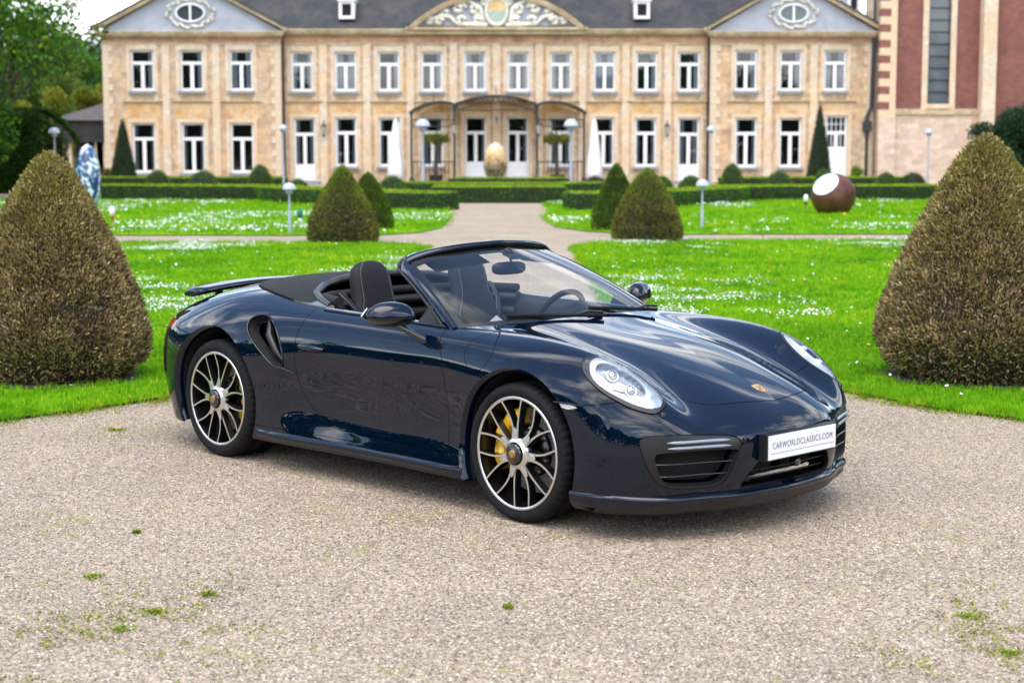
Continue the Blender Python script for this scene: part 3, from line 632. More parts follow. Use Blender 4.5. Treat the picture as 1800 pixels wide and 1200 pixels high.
# rainwater pipes
for px, Y, b in ((497.5, YF, 325), (1245.5, YF, 325)):
    x, zt = P2(px, 62, Y); m = MB(); m.tube([(x, -.16, zt), (x, -.16, .0)], .065, 8); m.box((x-.16, -.30, zt), (x+.16, -.02, zt+.34)); m.obj('drain_pipe', [LEADM], CH)
x, zt = P2(1535.5, 55, YW); _, zj = P2(1530, 205, YW); x2, _ = P2(1522, 260, YW)
MB().tube([(x+.02, YW-YF-.12, zt), (x-.05, YW-YF-.12, zj+.5), (x2, YW-YF-.14, zj), (x2, YW-YF-.14, 0)], [.10, .10, .11, .10], 8).box((x2-.22, YW-YF-.32, zj-.75), (x2+.22, YW-YF-.02, zj-.25)).obj('drain_pipe', [LEADM], CH)
# ---------------------------------------------------------------- wall lanterns
WARM = pmat('lantern_glass', (.35, .33, .28), .2)
def lantern(px, py, Y, label, s=1.0):
    x, z = P2(px, py, Y); o = thing('wall_lantern', (x, Y-.30, z), label, 'lantern', 'lanterns on the house front')
    MB().lathe([(.02, .42*s), (.05*s, .36*s), (.17*s, .24*s), (.18*s, .22*s)], 6, 'z').lathe([(.09*s, -.22*s), (.05*s, -.28*s), (.01, -.36*s)], 6, 'z').tube([(0, 0, .42*s), (0, .02, .55*s), (0, .3, .45*s)], .02, 6).obj('iron_frame', [IRON], o)
    MB().lathe([(.16*s, .22*s), (.09*s, -.22*s)], 6, 'z', smooth=False).obj('lantern_glass', [WARM], o); return o
lantern(570, 230, YF, 'black iron lantern on the wall right of the left white door')
lantern(1172, 230, YF, 'black iron lantern on the wall left of the right white door')
lantern(873, 213, YF, 'small dark lantern on the wall between the two middle doors', .45)
# ---------------------------------------------------------------- iron entrance canopy
YC = YF-4.5
cp = thing('iron_canopy', (0, YC, 0), 'black wrought iron entrance canopy in front of the middle doors', 'canopy')
pz = lambda px, py: P2(px, py, YC)
posts = [pz(723, 195), pz(799, 183), pz(944, 183), pz(1027, 195)]
for x, z in posts:
    for yb in (0,):
        m = MB(); m.tube([(x, yb, 0), (x, yb, z)], .055, 8); m.lathe([(.14, 0), (.14, .35), (.09, .45)], 8, 'z', (x, yb, 0)); m.lathe([(.09, z-.2), (.13, z-.05), (.09, z)], 8, 'z', (x, yb, 0)); m.obj('post', [IRON], cp)
def arcpts(a, b, top, n=17):
    (xa_, za_), (xb, zb) = a, b
    return [(xa_+(xb-xa_)*t, za_+(zb-za_)*t+top*4*t*(1-t)) for t in np.linspace(0, 1, n)]
ctop = pz(872, 168)[1]-posts[1][1]
bays = [([(x, z) for x, z in arcpts(posts[0], (posts[1][0], posts[1][1]), .28)]), arcpts(posts[1], posts[2], ctop), arcpts(posts[2], posts[3], .28)]
fr = MB(); gl = MB()
for B in bays:
    for yb in (0, 2.0, 4.3): fr.tube([(x, yb, z) for x, z in B], .022 if yb else .04, 6)
    for (x, z) in B[::2]: fr.tube([(x, 0, z), (x, 4.4, z)], .016, 5)
    gl.rings([[(x, 0, z+.03) for x, z in B], [(x, 4.4, z+.03) for x, z in B]], 0, True, False, False)
fr.obj('roof_frame', [IRON], cp); gl.obj('glass_roof', [CANG], cp)
lat = MB()
for a, b, d in ((posts[0], posts[1], .45), (posts[1], posts[2], .30), (posts[2], posts[3], .45)):
    za_, zb = a[1]-d, b[1]-d if a is posts[1] else a[1]-d
    zl = min(a[1], b[1])-d; lat.tube([(a[0], 0, zl), (b[0], 0, zl)], .035, 6); n = 14
    if a is posts[1]:
        BB = bays[1]
        for i in range(0, 16): lat.tube([(BB[i][0], 0, BB[i][1]), (BB[i+1][0], 0, max(zl, BB[i+1][1]-.40))], .015, 4); lat.tube([(BB[i+1][0], 0, BB[i+1][1]), (BB[i][0], 0, max(zl, BB[i][1]-.40))], .015, 4)
        lat.tube([(x, 0, max(zl, z-.40)) for x, z in BB], .025, 5)
    else:
        lat.tube([(a[0], 0, zl-.35), (b[0], 0, zl-.35)], .025, 5)
        for i in range(n): xx = a[0]+(b[0]-a[0])*(i+.5)/n; lat.tube([(xx-.06, 0, zl), (xx+.06, 0, zl-.35)], .014, 4)
        zz = 1.25
        lat.tube([(a[0], 0, zz), (b[0], 0, zz)], .03, 5); lat.tube([(a[0], 0, .2), (b[0], 0, .2)], .03, 5)
        for i in range(11): xx = a[0]+(b[0]-a[0])*(i+.5)/11; lat.tube([(xx, 0, .2), (xx, 0, zz)], .016, 4)
lat.obj('iron_lattice', [IRON], cp)
for px, py in ((872, 168), (762, 180), (985, 180)):
    fin = MB(); x, z = pz(px, py); fin.tube([(x, 0, z-.05), (x, 0, z+.55)], [.03, .008], 6); fin.lathe([(.0, z+.32), (.05, z+.28), (.0, z+.22)], 8, 'z', (x, 0, 0)); fin.obj('finial', [IRON], cp)
for px, lb in ((798, 'hanging lantern on the left inner post of the iron canopy'), (947, 'hanging lantern on the right inner post of the iron canopy')):
    lantern(px, 228, YC-.1, lb)
# ---------------------------------------------------------------- closed parasols, standard trees in tubs
CANV = pmat('white_canvas', (.78, .77, .75), .8, noise=.08, nscale=5)
for px, lb, pt in ((695, 'closed white parasol left of the iron canopy', 206), (1045, 'closed white parasol right of the iron canopy', 206)):
    Y = YC-1.2; x, zt = P2(px, pt, Y); o = thing('closed_parasol', (x, Y, 0), lb, 'parasol', 'closed parasols by the canopy')
    R = []
    for t, r in ((0, .02), (.06, .09), (.3, .19), (.6, .29), (.85, .36), (.97, .38), (1, .30)):
        z = zt-.05-(zt-.45)*t; R.append([(r*(1+.16*math.cos(k*math.pi))*math.cos(2*math.pi*k/16), r*(1+.16*math.cos(k*math.pi))*math.sin(2*math.pi*k/16), z) for k in range(16)])
    MB().rings(R).obj('folded_canopy', [CANV], o); MB().tube([(0, 0, 0), (0, 0, zt)], .035, 8).obj('pole', [WPAINT], o); MB().lathe([(.35, 0), (.35, .08), (.06, .12)], 12, 'z', cap=True).obj('base', [IRON], o)
PALM = leaf_mat('planter_leaves', [(0, (.04, .055, .012)), (.5, (.11, .13, .02)), (1, (.22, .22, .04))])
for px, lb in ((766, 'small flat-crowned tree in a pot at the left side of the canopy'), (979, 'small flat-crowned tree in a pot at the right side of the canopy')):
    Y = YC-1.; x, z = P2(px, 246, Y); o = thing('potted_tree', (x, Y, 0), lb, 'potted tree', 'potted trees by the canopy'); r_ = np.random.RandomState(px)
    n = 900; a = r_.uniform(0, 6.28, n); rr = .62*np.sqrt(r_.rand(n)); P = np.stack([rr*np.cos(a), rr*np.sin(a), z+.16*r_.randn(n)*(1.1-rr)], 1); N = np.stack([np.cos(a)*rr, np.sin(a)*rr, .5+0*a], 1)
    V, F = leaves(P, N, .20, r_, .5, .3); link('crown', mesh_np('crown', V, F, [PALM]), o)
    MB().tube([(0, 0, .4), (0, 0, z)], [.11, .07], 8).obj('trunk', [BARK], o); MB().lathe([(.26, 0), (.36, .55), (.38, .6), (.3, .6)], 14, 'z').obj('pot', [IRON], o)
# ---------------------------------------------------------------- brick church on the right
def brick_mat(name, base, dark):
    m, t, p = newmat(name); c = t.nodes.new('ShaderNodeTexCoord').outputs['Object']; mp = t.nodes.new('ShaderNodeMapping'); mp.inputs['Rotation'].default_value = (math.pi/2, 0, 0); t.links.new(c, mp.inputs[0])
    b = t.nodes.new('ShaderNodeTexBrick'); b.inputs['Scale'].default_value = 1; b.inputs['Brick Width'].default_value = .26; b.inputs['Row Height'].default_value = .085; b.inputs['Mortar Size'].default_value = .010
    b.inputs['Color1'].default_value = (*base, 1); b.inputs['Color2'].default_value = (*dark, 1); b.inputs['Mortar'].default_value = (.26, .16, .13, 1); t.links.new(mp.outputs[0], b.inputs['Vector'])
    col = tmix(t, 1, b.outputs[0], ramp(t, tnoise(t, c, 1.1, 6, .65), [(.3, (.72, .72, .72)), (.7, (1.25, 1.18, 1.15))]), 'MULTIPLY')
    t.links.new(col, p.inputs['Base Color']); p.inputs['Roughness'].default_value = .9; tbump(t, p, b.outputs['Fac'], -.5, .01); return m
BRICK = brick_mat('red_brick', (.23, .070, .052), (.15, .045, .038)); PLINTH = sandstone('pale_plinth', (.62, .50, .40), .85, (.60, .44, .34), (.50, .36, .30), .4, True)
LEAD_G = pmat('leaded_glass', (.10, .115, .13), .25, noise=.35, nscale=30, coat=.5)
YB = 88.5
chu = thing('brick_church', (23, YB, 0), 'red brick church with tall lancet window beside the house', 'church')
C = lambda px, py, Y=YB: (P2(px, py, Y)[0]-23, P2(px, py, Y)[1])
zl = C(1650, 197)[1]; HT = 16.
xa_, xb = C(1574, 100)[0], C(1722, 100)[0]; wa, wb = C(1631, 100)[0], C(1670, 100)[0]; wz = C(1650, 183)[1]
m = MB(); wall_with_holes(m, xa_, xb, zl, HT, 0, [(wa, wb, wz, HT-3.)], .45); m.obj('brick_wall', [BRICK], chu)
m = MB(); xr = C(1745, 100)[0]; m.add([(xr, -.3, 0), (xr+7, -1.8, 0), (xr+7, -1.8, HT), (xr, -.3, HT)], [(0, 1, 2, 3)]); m.obj('brick_wall', [BRICK], chu)
MB().box((xa_-.5, -.10, 0), (xb+.3, .0, zl-.0)).obj('plinth_wall', [PLINTH], chu)
MB().box((xa_-.55, -.20, zl-.14), (xb+.35, .02, zl+.02)).box((xa_-.55, -.12, zl+.022), (xb+.35, .02, zl+.16)).obj('plinth_ledge', [CORN], chu)
m = MB(); m.box((wa-.30, -.08, wz-.30), (wa, .04, HT-3)); m.box((wb, -.08, wz-.30), (wb+.30, .04, HT-3)); m.box((wa, -.12, wz-.30), (wb, .30, wz)); m.box((wa, -.08, HT-3), (wb, .04, HT-2.6)); ws = m.obj('window_surround', [DRESS], chu)
nb = 7; zz = np.linspace(wz, HT-3., nb*2+1)
for i in range(len(zz)-1): MB().add([(wa, .22, zz[i]), (wb, .22, zz[i]), (wb, .22, zz[i+1]), (wa, .22, zz[i+1])], [(0, 1, 2, 3)]).obj('pane', [LEAD_G], ws)
m = MB()
for z in zz: m.box((wa, .17, z-.025), (wb, .215, z+.025))
m.obj('glazing_bar', [IRON], ws)
# pilaster and striped corner: brick and stone blocks in turn
MB().box((xb-.02, -.75, 0), (xr, .1, HT)).obj('buttress', [DRESS], chu)
sx0, sx1 = C(1545, 100)[0], C(1574, 100)[0]
MB().box((C(1531, 100)[0], 1.2, 0), (sx1+.4, 1.6, HT)).obj('return_wall', [PLINTH], chu)
MB().box((sx0, -.35, 0), (sx1, .1, C(1560, 207)[1])).obj('buttress_foot', [PLINTH], chu)
QB = [MB().box((0, -.30, 0), (w, .1, .40)).mesh('quoin_block', [mt]) for w, mt in ((sx1-sx0, DRESS), ((sx1-sx0)*.62, BRICK))]; QE = MB().box((0, -.295, 0), ((sx1-sx0)*.38, .1, .40)).mesh('quoin_end', [DRESS])
z = C(1560, 207)[1]+.002; i = 0
while z < HT-.5:
    link('quoin_block', QB[i % 2], chu, (sx0 if i % 2 == 0 else sx0+.0, 0, z))
    if i % 2: link('quoin_block', QE, chu, (sx0+(sx1-sx0)*.62, 0, z))
    z += .402; i += 1
MB().tube([(sx0-.08, .85, C(1540, 207)[1]), (sx0-.08, .85, HT)], .06, 8).obj('drain_pipe', [LEADM], chu)
MB().add([(xa_-3, -.5, HT), (xr+8, -.5, HT), (xr+8, 7, HT+7), (xa_-3, 7, HT+7)], [(0, 1, 2, 3)]).obj('roof', [SLATE], chu)
# ---------------------------------------------------------------- low slate-roofed pavilion on the left
YP = 96.; pv = thing('garden_pavilion', (-27, YP, 0), 'low dark slate-roofed pavilion to the left of the house', 'pavilion')
D = lambda px, py: (P2(px, py, YP)[0]+27, P2(px, py, YP)[1])
xl, z1 = D(97, 250); xr_, _ = D(190, 250); _, z2 = D(100, 212); _, z3 = D(170, 184)
MB().rings([[(xl, 0, z1), (xr_, 0, z1), (xr_, 6, z1), (xl, 6, z1)], [(xl-.02, .02, z2), (xr_, .02, z2), (xr_, 5.98, z2), (xl-.02, 5.98, z2)]], 0, False, True).obj('slate_fascia', [SLATE], pv)
MB().rings([[(xl-.3, -.3, z2+.003), (xr_, -.3, z2+.003), (xr_, 6.2, z2+.003), (xl-.3, 6.2, z2+.003)], [(xl+2.4, 2.6, z3+.2), (xr_, 2.6, z3+.2), (xr_, 3.4, z3+.2), (xl+2.4, 3.4, z3+.2)]], 0, False, True).obj('hipped_roof', [pmat('brown_slate', (.075, .062, .055), .7, noise=.3, nscale=3)], pv)
for px in (116, 172, 176): 
    x, _ = D(px, 280); MB().box((x-.25, .3, 0), (x+.25, .7, z1)).obj('pillar', [DRESS], pv)
MB().box((xl, 4.5, 0), (xr_, 4.7, z1)).obj('back_wall', [DARKR], pv)
# ================================================================ clipped hedges and topiary
rs = np.random.RandomState(21)
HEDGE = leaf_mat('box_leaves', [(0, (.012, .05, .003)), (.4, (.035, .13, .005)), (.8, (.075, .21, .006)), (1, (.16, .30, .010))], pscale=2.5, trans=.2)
HEDGE_T = leaf_mat('box_leaves_lit', [(0, (.10, .20, .008)), (.5, (.24, .38, .010)), (1, (.40, .48, .02))], pscale=2.0, trans=.25)  # brighter copy of the box leaves: overhead light put into the colour
def hedge(path, wid, h, label, group, dens=520, size=.055):
    """clipped box hedge along a polyline: dense core, leaves on its faces, top leaves coloured brighter for the light from overhead"""
    P = [Vector((x, y, 0)) for x, y in path]; o = thing('box_hedge', tuple(P[0]), label, 'hedge', group); base = P[0]
    L, R = [], []
    for i, p in enumerate(P):
        d0 = (P[i]-P[i-1]).normalized() if i else (P[1]-P[0]).normalized(); d1 = (P[i+1]-P[i]).normalized() if i < len(P)-1 else d0
        d = (d0+d1).normalized(); n = Vector((-d.y, d.x, 0))/max(.5, d.dot(d0)); L.append(p+n*(wid/2)-base); R.append(p-n*(wid/2)-base)
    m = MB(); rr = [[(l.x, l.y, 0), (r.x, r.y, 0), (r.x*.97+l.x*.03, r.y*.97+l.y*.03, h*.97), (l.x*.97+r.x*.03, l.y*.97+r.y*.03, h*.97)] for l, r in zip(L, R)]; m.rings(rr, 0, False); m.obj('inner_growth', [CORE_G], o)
    pts, nrm, tp, tn = [], [], [], []
    def quad(a, b, c, d, n, top=False):
        A = ((b-a).cross(d-a)).length; k = max(3, int(A*dens)); u, v = rs.rand(k, 1), rs.rand(k, 1)
        q = np.array(a)*(1-u)*(1-v)+np.array(b)*u*(1-v)+np.array(c)*u*v+np.array(d)*(1-u)*v; q += np.array(n)*rs.uniform(-.03, .035, (k, 1))
        (tp if top else pts).append(q); (tn if top else nrm).append(np.repeat(np.array([n]), k, 0))
    up = Vector((0, 0, h))
    for i in range(len(P)-1):
        d = (P[i+1]-P[i]).normalized(); n = Vector((-d.y, d.x, 0))
        quad(L[i], L[i+1], L[i+1]+up, L[i]+up, n); quad(R[i], R[i+1], R[i+1]+up, R[i]+up, -n); quad(L[i]+up, L[i+1]+up, R[i+1]+up, R[i]+up, Vector((0, 0, 1)), True)
    d = (P[1]-P[0]).normalized(); quad(L[0], R[0], R[0]+up, L[0]+up, -d); d = (P[-1]-P[-2]).normalized(); quad(L[-1], R[-1], R[-1]+up, L[-1]+up, d)
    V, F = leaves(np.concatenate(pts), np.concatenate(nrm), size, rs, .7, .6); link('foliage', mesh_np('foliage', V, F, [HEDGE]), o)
    V, F = leaves(np.concatenate(tp), np.concatenate(tn), size, rs, .7, .6); link('lit_top_foliage', mesh_np('lit_top_foliage', V, F, [HEDGE_T]), o)
    return o
g = ground_at; HG = 'clipped box hedges of the parterre'
hedge([(-16, 62.3), (-8.6, 60.3), (-8.0, 58.4), (-3.35, 51.2), (-2.0, 50.4)], 1.5, .52, 'front left box hedge with a corner, ending at the gravel path', HG)
hedge([(1.75, 50.2), (3.2, 50.6), (7.2, 57.5), (7.9, 60.2), (16.5, 61.8)], 1.5, .52, 'front right box hedge running behind the rust brown sphere', HG)
hedge([(-2.75, 58.2), (1.85, 58.2)], 1.7, .55, 'middle box hedge closing the end of the gravel path', HG)
hedge([(-3.6, 62.8), (-2.4, 61.4), (2.0, 61.4), (3.4, 62.8)], 1.1, .60, 'second box hedge behind the middle one', HG, 400)
hedge([(-2.2, 66.4), (-1.2, 65.5), (1.2, 65.5), (2.0, 66.4)], 1.0, .72, 'highest box hedge below the painted egg', HG, 400)
hedge([(-4.6, 69.0), (3.5, 69.0)], .9, .5, 'low box hedge on the terrace edge in front of the canopy', HG, 300)
hedge([(-20, 78.5), (-10.6, 78.0)], 1.2, .55, 'back left box hedge below the left wing windows', HG, 300, .07)
hedge([(9.7, 77.5), (18.5, 78.5)], 1.2, .55, 'back right box hedge below the right wing windows', HG, 300, .07)
DOME = [(0, .96), (.15, 1.0), (.35, .97), (.55, .86), (.75, .66), (.9, .40), (1, .05)]
BALL = leaf_mat('box_ball_leaves', [(0, (.014, .05, .004)), (.45, (.05, .14, .007)), (.8, (.11, .23, .010)), (1, (.22, .33, .02))], pscale=2.5, trans=.2)
BALL_B = leaf_mat('browned_box_leaves', [(0, (.02, .03, .008)), (.45, (.05, .065, .015)), (.8, (.09, .10, .022)), (1, (.15, .13, .04))], pscale=2.5, trans=.2)
def dome(px, ptop, pbot, wpx, Y, label, mat=None, rows='domes of clipped box'):
    x, zt = plane_at(px, ptop, Y); r = wpx/2*Y/F_PX
    return revolve_bush('box_dome', (x, Y, 0), DOME, zt, r, 2600, .07, mat or BALL, CORE_G, np.random.RandomState(px), label, 'topiary dome', rows, .05, .6, .1)
dome(277, 299, 320, 46, 72, 'small box dome between the first and second windows of the left wing')
dome(357, 299, 330, 62, 63, 'broad box dome standing in the front left hedge')
dome(457, 289, 318, 42, 76, 'box dome beside the left drain pipe')
dome(523, 315, 335, 42, 66, 'low box dome below the left white door')
dome(690, 309, 345, 58, 58, 'large box dome behind the left pair of topiary cones')
dome(1047, 310, 338, 50, 63, 'brownish box dome beside the right canopy post', BALL_B)
dome(1165, 310, 338, 40, 63, 'box dome half hidden behind the right pair of topiary cones')
dome(1215, 309, 333, 46, 68, 'low box dome below the right white door')
dome(1287, 287, 314, 40, 76, 'box dome below the first window of the right wing')
dome(1370, 301, 330, 52, 64, 'broad box dome between the two windows of the right wing')
dome(1449, 297, 330, 38, 68, 'box dome at the foot of the right dark cypress cone')
dome(1558, 303, 326, 40, 70, 'box dome in front of the church plinth, left one')
dome(1605, 303, 326, 50, 66, 'browned box dome in front of the church plinth, right one', BALL_B)
CYP = leaf_mat('dark_yew_needles', [(0, (.008, .020, .006)), (.5, (.018, .042, .009)), (1, (.04, .075, .014))], pscale=2, trans=.1)
for px, pt, w, Y, lb in ((215, 209, 46, 82, 'tall dark clipped cone at the left corner of the house'), (1442, 184, 44, 82, 'tall dark clipped cone beside the white door of the right wing')):
    x, zt = plane_at(px, pt, Y); revolve_bush('clipped_cone', (x, Y, 0), [(0, .96), (.08, 1), (.5, .60), (.85, .22), (.96, .10), (1, .02)], zt, w/2*Y/F_PX, 5200, .085, CYP, CORE_G, rs, lb, 'topiary cone', 'tall dark cones by the house', .03, .4, .3)
# mid-distance pairs
CONE = [(0, .93), (.06, .98), (.16, 1.0), (.30, .93), (.5, .74), (.7, .50), (.84, .31), (.93, .18), (.98, .08), (1, .01)]
CONEB = [(0, .95), (.08, 1.0), (.2, .99), (.4, .87), (.6, .68), (.78, .46), (.90, .27), (.97, .12), (1, .01)]
for px, pt, pb, w, prof, mat, lb in ((603, 292, 430, 124, CONE, YEW_MIX, 'green and brown topiary cone beside the path, nearer one of the left pair'), (648, 304, 407, 84, CONEB, YEW_GREEN, 'green topiary cone behind the left pair, half hidden'),
        (1083, 289, 408, 86, CONE, YEW_GREEN, 'green pointed topiary cone of the right pair, behind the brown one'), (1137, 297, 428, 122, CONEB, YEW_MIX, 'brownish rounded topiary cone of the right pair in front')):
    x, Y = ground_at(px, pb); Y += .5; x = x*Y/(Y-.5); _, zt = plane_at(px, pt, Y)
    o = revolve_bush('topiary_cone', (x, Y, 0), prof, zt, w/2*Y/F_PX, 26000, .040, mat, CORE if mat is YEW_MIX else CORE_G, np.random.RandomState(px), lb, 'topiary cone', 'topiary cones along the path', .05, .55, .3)
# the two large ones beside the forecourt
NEAR = [(0, .68), (.04, .82), (.08, .93), (.13, .99), (.18, 1.0), (.25, .975), (.34, .91), (.45, .815), (.57, .70), (.69, .56), (.79, .43), (.87, .315), (.93, .215), (.975, .12), (1, .03)]
for (cx, cy, r, sd), lb in zip(CONES_NEAR, ('large brown clipped yew at the left edge of the forecourt', 'large brown clipped yew with mossy green top at the right edge of the forecourt')):
    px = 900+cx/cy*F_PX; _, zt = plane_at(px, 274 if sd == 'L' else 243, cy)
    o = revolve_bush('clipped_yew', (cx, cy, 0), NEAR, zt, r, 85000, .036, YEW_BROWN, CORE, np.random.RandomState(5+int(cy)), lb, 'topiary cone', 'large yews beside the forecourt', .06, .50, .80)
    # wispy shoots standing out of the clipped face
# ---------------------------------------------------------------- lamps
LGREY = pmat('lamp_grey_paint', (.30, .34, .40), .4, noise=.08, nscale=6); OPAL = pmat('opal_glass', (.40, .44, .50), .3, coat=.3)
def lamp(px, pt, Y, label, group, r=None, x=None):
    x_, z = plane_at(px, pt, Y); o = thing('globe_lamp', (x_, Y, 0), label, 'lamp', group); R = r or .28
    MB().lathe([(R*1.0, z-R), (R*.97, z-R*.72), (R*.80, z-R*.38), (R*.5, z-R*.1), (R*.02, z)], 20, 'z').lathe([(R*1.0, z-R), (R*.9, z-R*1.04), (R*.55, z-R*1.05)], 20, 'z').obj('lamp_shade', [OPAL], o)
    MB().lathe([(R*.56, z-R*1.05), (R*.52, z-R*1.55), (R*.4, z-R*1.65), (R*.2, z-R*1.7)], 16, 'z').obj('globe', [LGREY], o)
    MB().lathe([(R*.26, 0), (R*.24, z*.38), (R*.15, z*.40), (R*.15, z-R*1.6)], 12, 'z').obj('post', [LGREY], o); return o
GL = 'tall globe lamps near the house'
lamp(95, 224, 66, 'tall globe lamp at the dark hedge behind the left brown yew', GL, .22)
lamp(497, 219, 76, 'tall globe lamp beside the left drain pipe', GL, .21); lamp(743, 209, 66, 'tall globe lamp in front of the left side of the canopy', GL, .29); lamp(1004, 209, 66, 'tall globe lamp in front of the right side of the canopy', GL, .29)
lamp(1250, 221, 76, 'tall globe lamp beside the right drain pipe', GL, .21); lamp(1633, 226, 74, 'tall globe lamp in front of the church plinth wall', GL, .20)
x, Y = ground_at(511, 411); lamp(508, 321, Y, 'low globe lamp on the lawn left of the topiary cones', 'low globe lamps on the lawn', .145)
x, Y = ground_at(1232, 405); lamp(1235, 315, Y, 'low globe lamp on the lawn right of the topiary cones', 'low globe lamps on the lawn', .15)
# ---------------------------------------------------------------- sculptures
def paint_egg(name, stops, scale, rough=.25, axis=(1, 1, 1), bands=None):
    m, t, p = newmat(name); c = t.nodes.new('ShaderNodeTexCoord').outputs['Object']; mp = t.nodes.new('ShaderNodeMapping'); mp.inputs['Scale'].default_value = axis; t.links.new(c, mp.inputs[0])
    n = tnoise(t, mp.outputs[0], scale, 5, .6, 1.2); col = ramp(t, n, stops)
    if bands:
        s = t.nodes.new('ShaderNodeSeparateXYZ'); t.links.new(c, s.inputs[0]); zz_ = tmath(t, 'ADD', s.outputs[2], tmath(t, 'MULTIPLY', tmath(t, 'SUBTRACT', n, .5), .9))
        mr = t.nodes.new('ShaderNodeMapRange'); mr.inputs[2].default_value = bands[0]; t.links.new(zz_, mr.inputs[0]); b = ramp(t, mr.outputs[0], bands[1]); col = tmix(t, .68, col, b)
    t.links.new(col, p.inputs['Base Color']); p.inputs['Roughness'].default_value = rough; p.inputs['Coat Weight'].default_value = .7; return m
def egg(px, pt, pb, w, Y, mat, name, label, stand=.3):
    x, zt = plane_at(px, pt, Y); zb = max(.0, plane_at(px, pb, Y)[1]); r = w/2*Y/F_PX; o = thing(name, (x, Y, zb), label, 'sculpture'); H = zt-zb
    prof = [(r*math.sqrt(max(0, 1-((t-.40)/.60 if t > .4 else (t-.4)/.42)**2))*(1 if t > .0 else 1)+.001, t*H) for t in np.linspace(0, 1, 22)]
    MB().lathe(prof, 28, 'z').obj('egg_shell', [mat], o)
    MB().lathe([(r*.5, -zb), (r*.5, .03), (0, .04)], 16, 'z').obj('plinth', [LEADM], o); return o
egg(871, 250, 318, 42, 71, paint_egg('painted_gold_egg', [(.36, (.05, .06, .04)), (.45, (.42, .22, .04)), (.54, (.72, .60, .36)), (.62, (.20, .09, .04))], 2.6, bands=(1.8, [(0, (.01, .025, .02)), (.30, (.03, .05, .035)), (.42, (.16, .08, .035)), (.52, (.42, .22, .04)), (.70, (.55, .36, .10)), (.84, (.62, .54, .40)), (.95, (.78, .77, .72))])), 'painted_egg', 'painted gold and white egg sculpture in front of the middle doors')
x, z0 = plane_at(153, 372, 50)
egg(153, 253, 374, 45, 50, paint_egg('blue_marbled_egg', [(.34, (.006, .008, .015)), (.44, (.008, .03, .10)), (.51, (.015, .09, .24)), (.545, (.70, .74, .78)), (.585, (.72, .76, .80)), (.61, (.02, .07, .20)), (.68, (.008, .01, .018))], 2.2, axis=(1.2, 1.2, .8)), 'marbled_egg', 'tall blue and white marbled egg sculpture behind the left brown yew')
# rusted sphere with a mirror-polished cut
RUST = pmat('rusted_steel', (.11, .035, .022), .5, noise=.45, nscale=3, bump=.15, bscale=12, metal=.25)
sx_, sy_ = ground_at(1468, 378); R = 39*sy_/F_PX; cz = R*.86
so = thing('steel_sphere', (sx_, sy_+R*.5, 0), 'rust brown steel sphere with a polished mirror face on the lawn', 'sculpture')
nrm = Vector((-.55, -.52, .66)).normalized(); tt1 = nrm.orthogonal().normalized(); tt2 = nrm.cross(tt1); d0 = .79
def sph(th, a): return Vector((0, 0, cz))+nrm*(R*math.cos(th))+tt1*(R*math.sin(th)*math.cos(a))+tt2*(R*math.sin(th)*math.sin(a))
t0 = math.acos(d0); rr = [[sph(t, a) for a in np.linspace(0, 2*math.pi, 40, endpoint=False)] for t in np.linspace(t0, math.pi-.01, 24)]
rr = [[Vector((p.x, p.y, max(p.z, .005))) for p in r] for r in rr]
MB().rings(rr, 0, True, False).obj('rusted_shell', [RUST], so)
e0 = rr[0]; cen = Vector((0, 0, cz))+nrm*(R*d0)
dish = [[cen+(p-cen)*k-nrm*(.16*R*(1-k*k)) for p in e0] for k in (1, .8, .6, .4, .2, .02)]
MB().rings(dish, 0, True, True).obj('mirror_dish', [pmat('polished_steel', (.90, .90, .91), .16, metal=1)], so)
for i in range(10):
    a = 2*math.pi*i/10; MB().tube([sph(t, a)+(sph(t, a)-Vector((0, 0, cz))).normalized()*.002 for t in np.linspace(t0+.02, 1.9, 14)], .004, 4).obj('weld_seam', [RUST], so)
# small markers on sticks
def marker(px, pt, pb, label, top, low, lean=0.):
    x, Y = ground_at(px, pb); z = plane_at(px, pt, Y)[1]; o = thing('garden_marker', (x, Y, 0), label, 'marker', 'small markers on sticks in the lawn')
    MB().tube([(0, 0, 0), (lean, 0, z-.2)], .012, 6).obj('stick', [pmat('stick_wood', (.16, .11, .06), .8) if 'stick_wood' not in bpy.data.materials else bpy.data.materials['stick_wood']], o)
    MB().lathe([(.0, z-.22), (.055, z-.19), (.07, z-.08), (.03, z), (0, z)], 10, 'z', (lean, 0, 0)).obj('marker_head', [top], o)
    MB().lathe([(.0, z-.30), (.045, z-.27), (.045, z-.21), (.0, z-.2)], 10, 'z', (lean, 0, 0)).obj('marker_collar', [low], o)
MW = pmat('marker_white', (.8, .8, .8), .5)
marker(198, 363, 403, 'white headed stick with red collar on the left lawn', MW, pmat('marker_red', (.5, .05, .02), .5)); marker(518, 367, 410, 'green and white marker on a leaning stick beside the left low lamp', pmat('marker_green', (.01, .16, .08), .5), MW, .12); marker(1416, 342, 378, 'white headed stick beside the rust brown sphere', MW, LEADM)
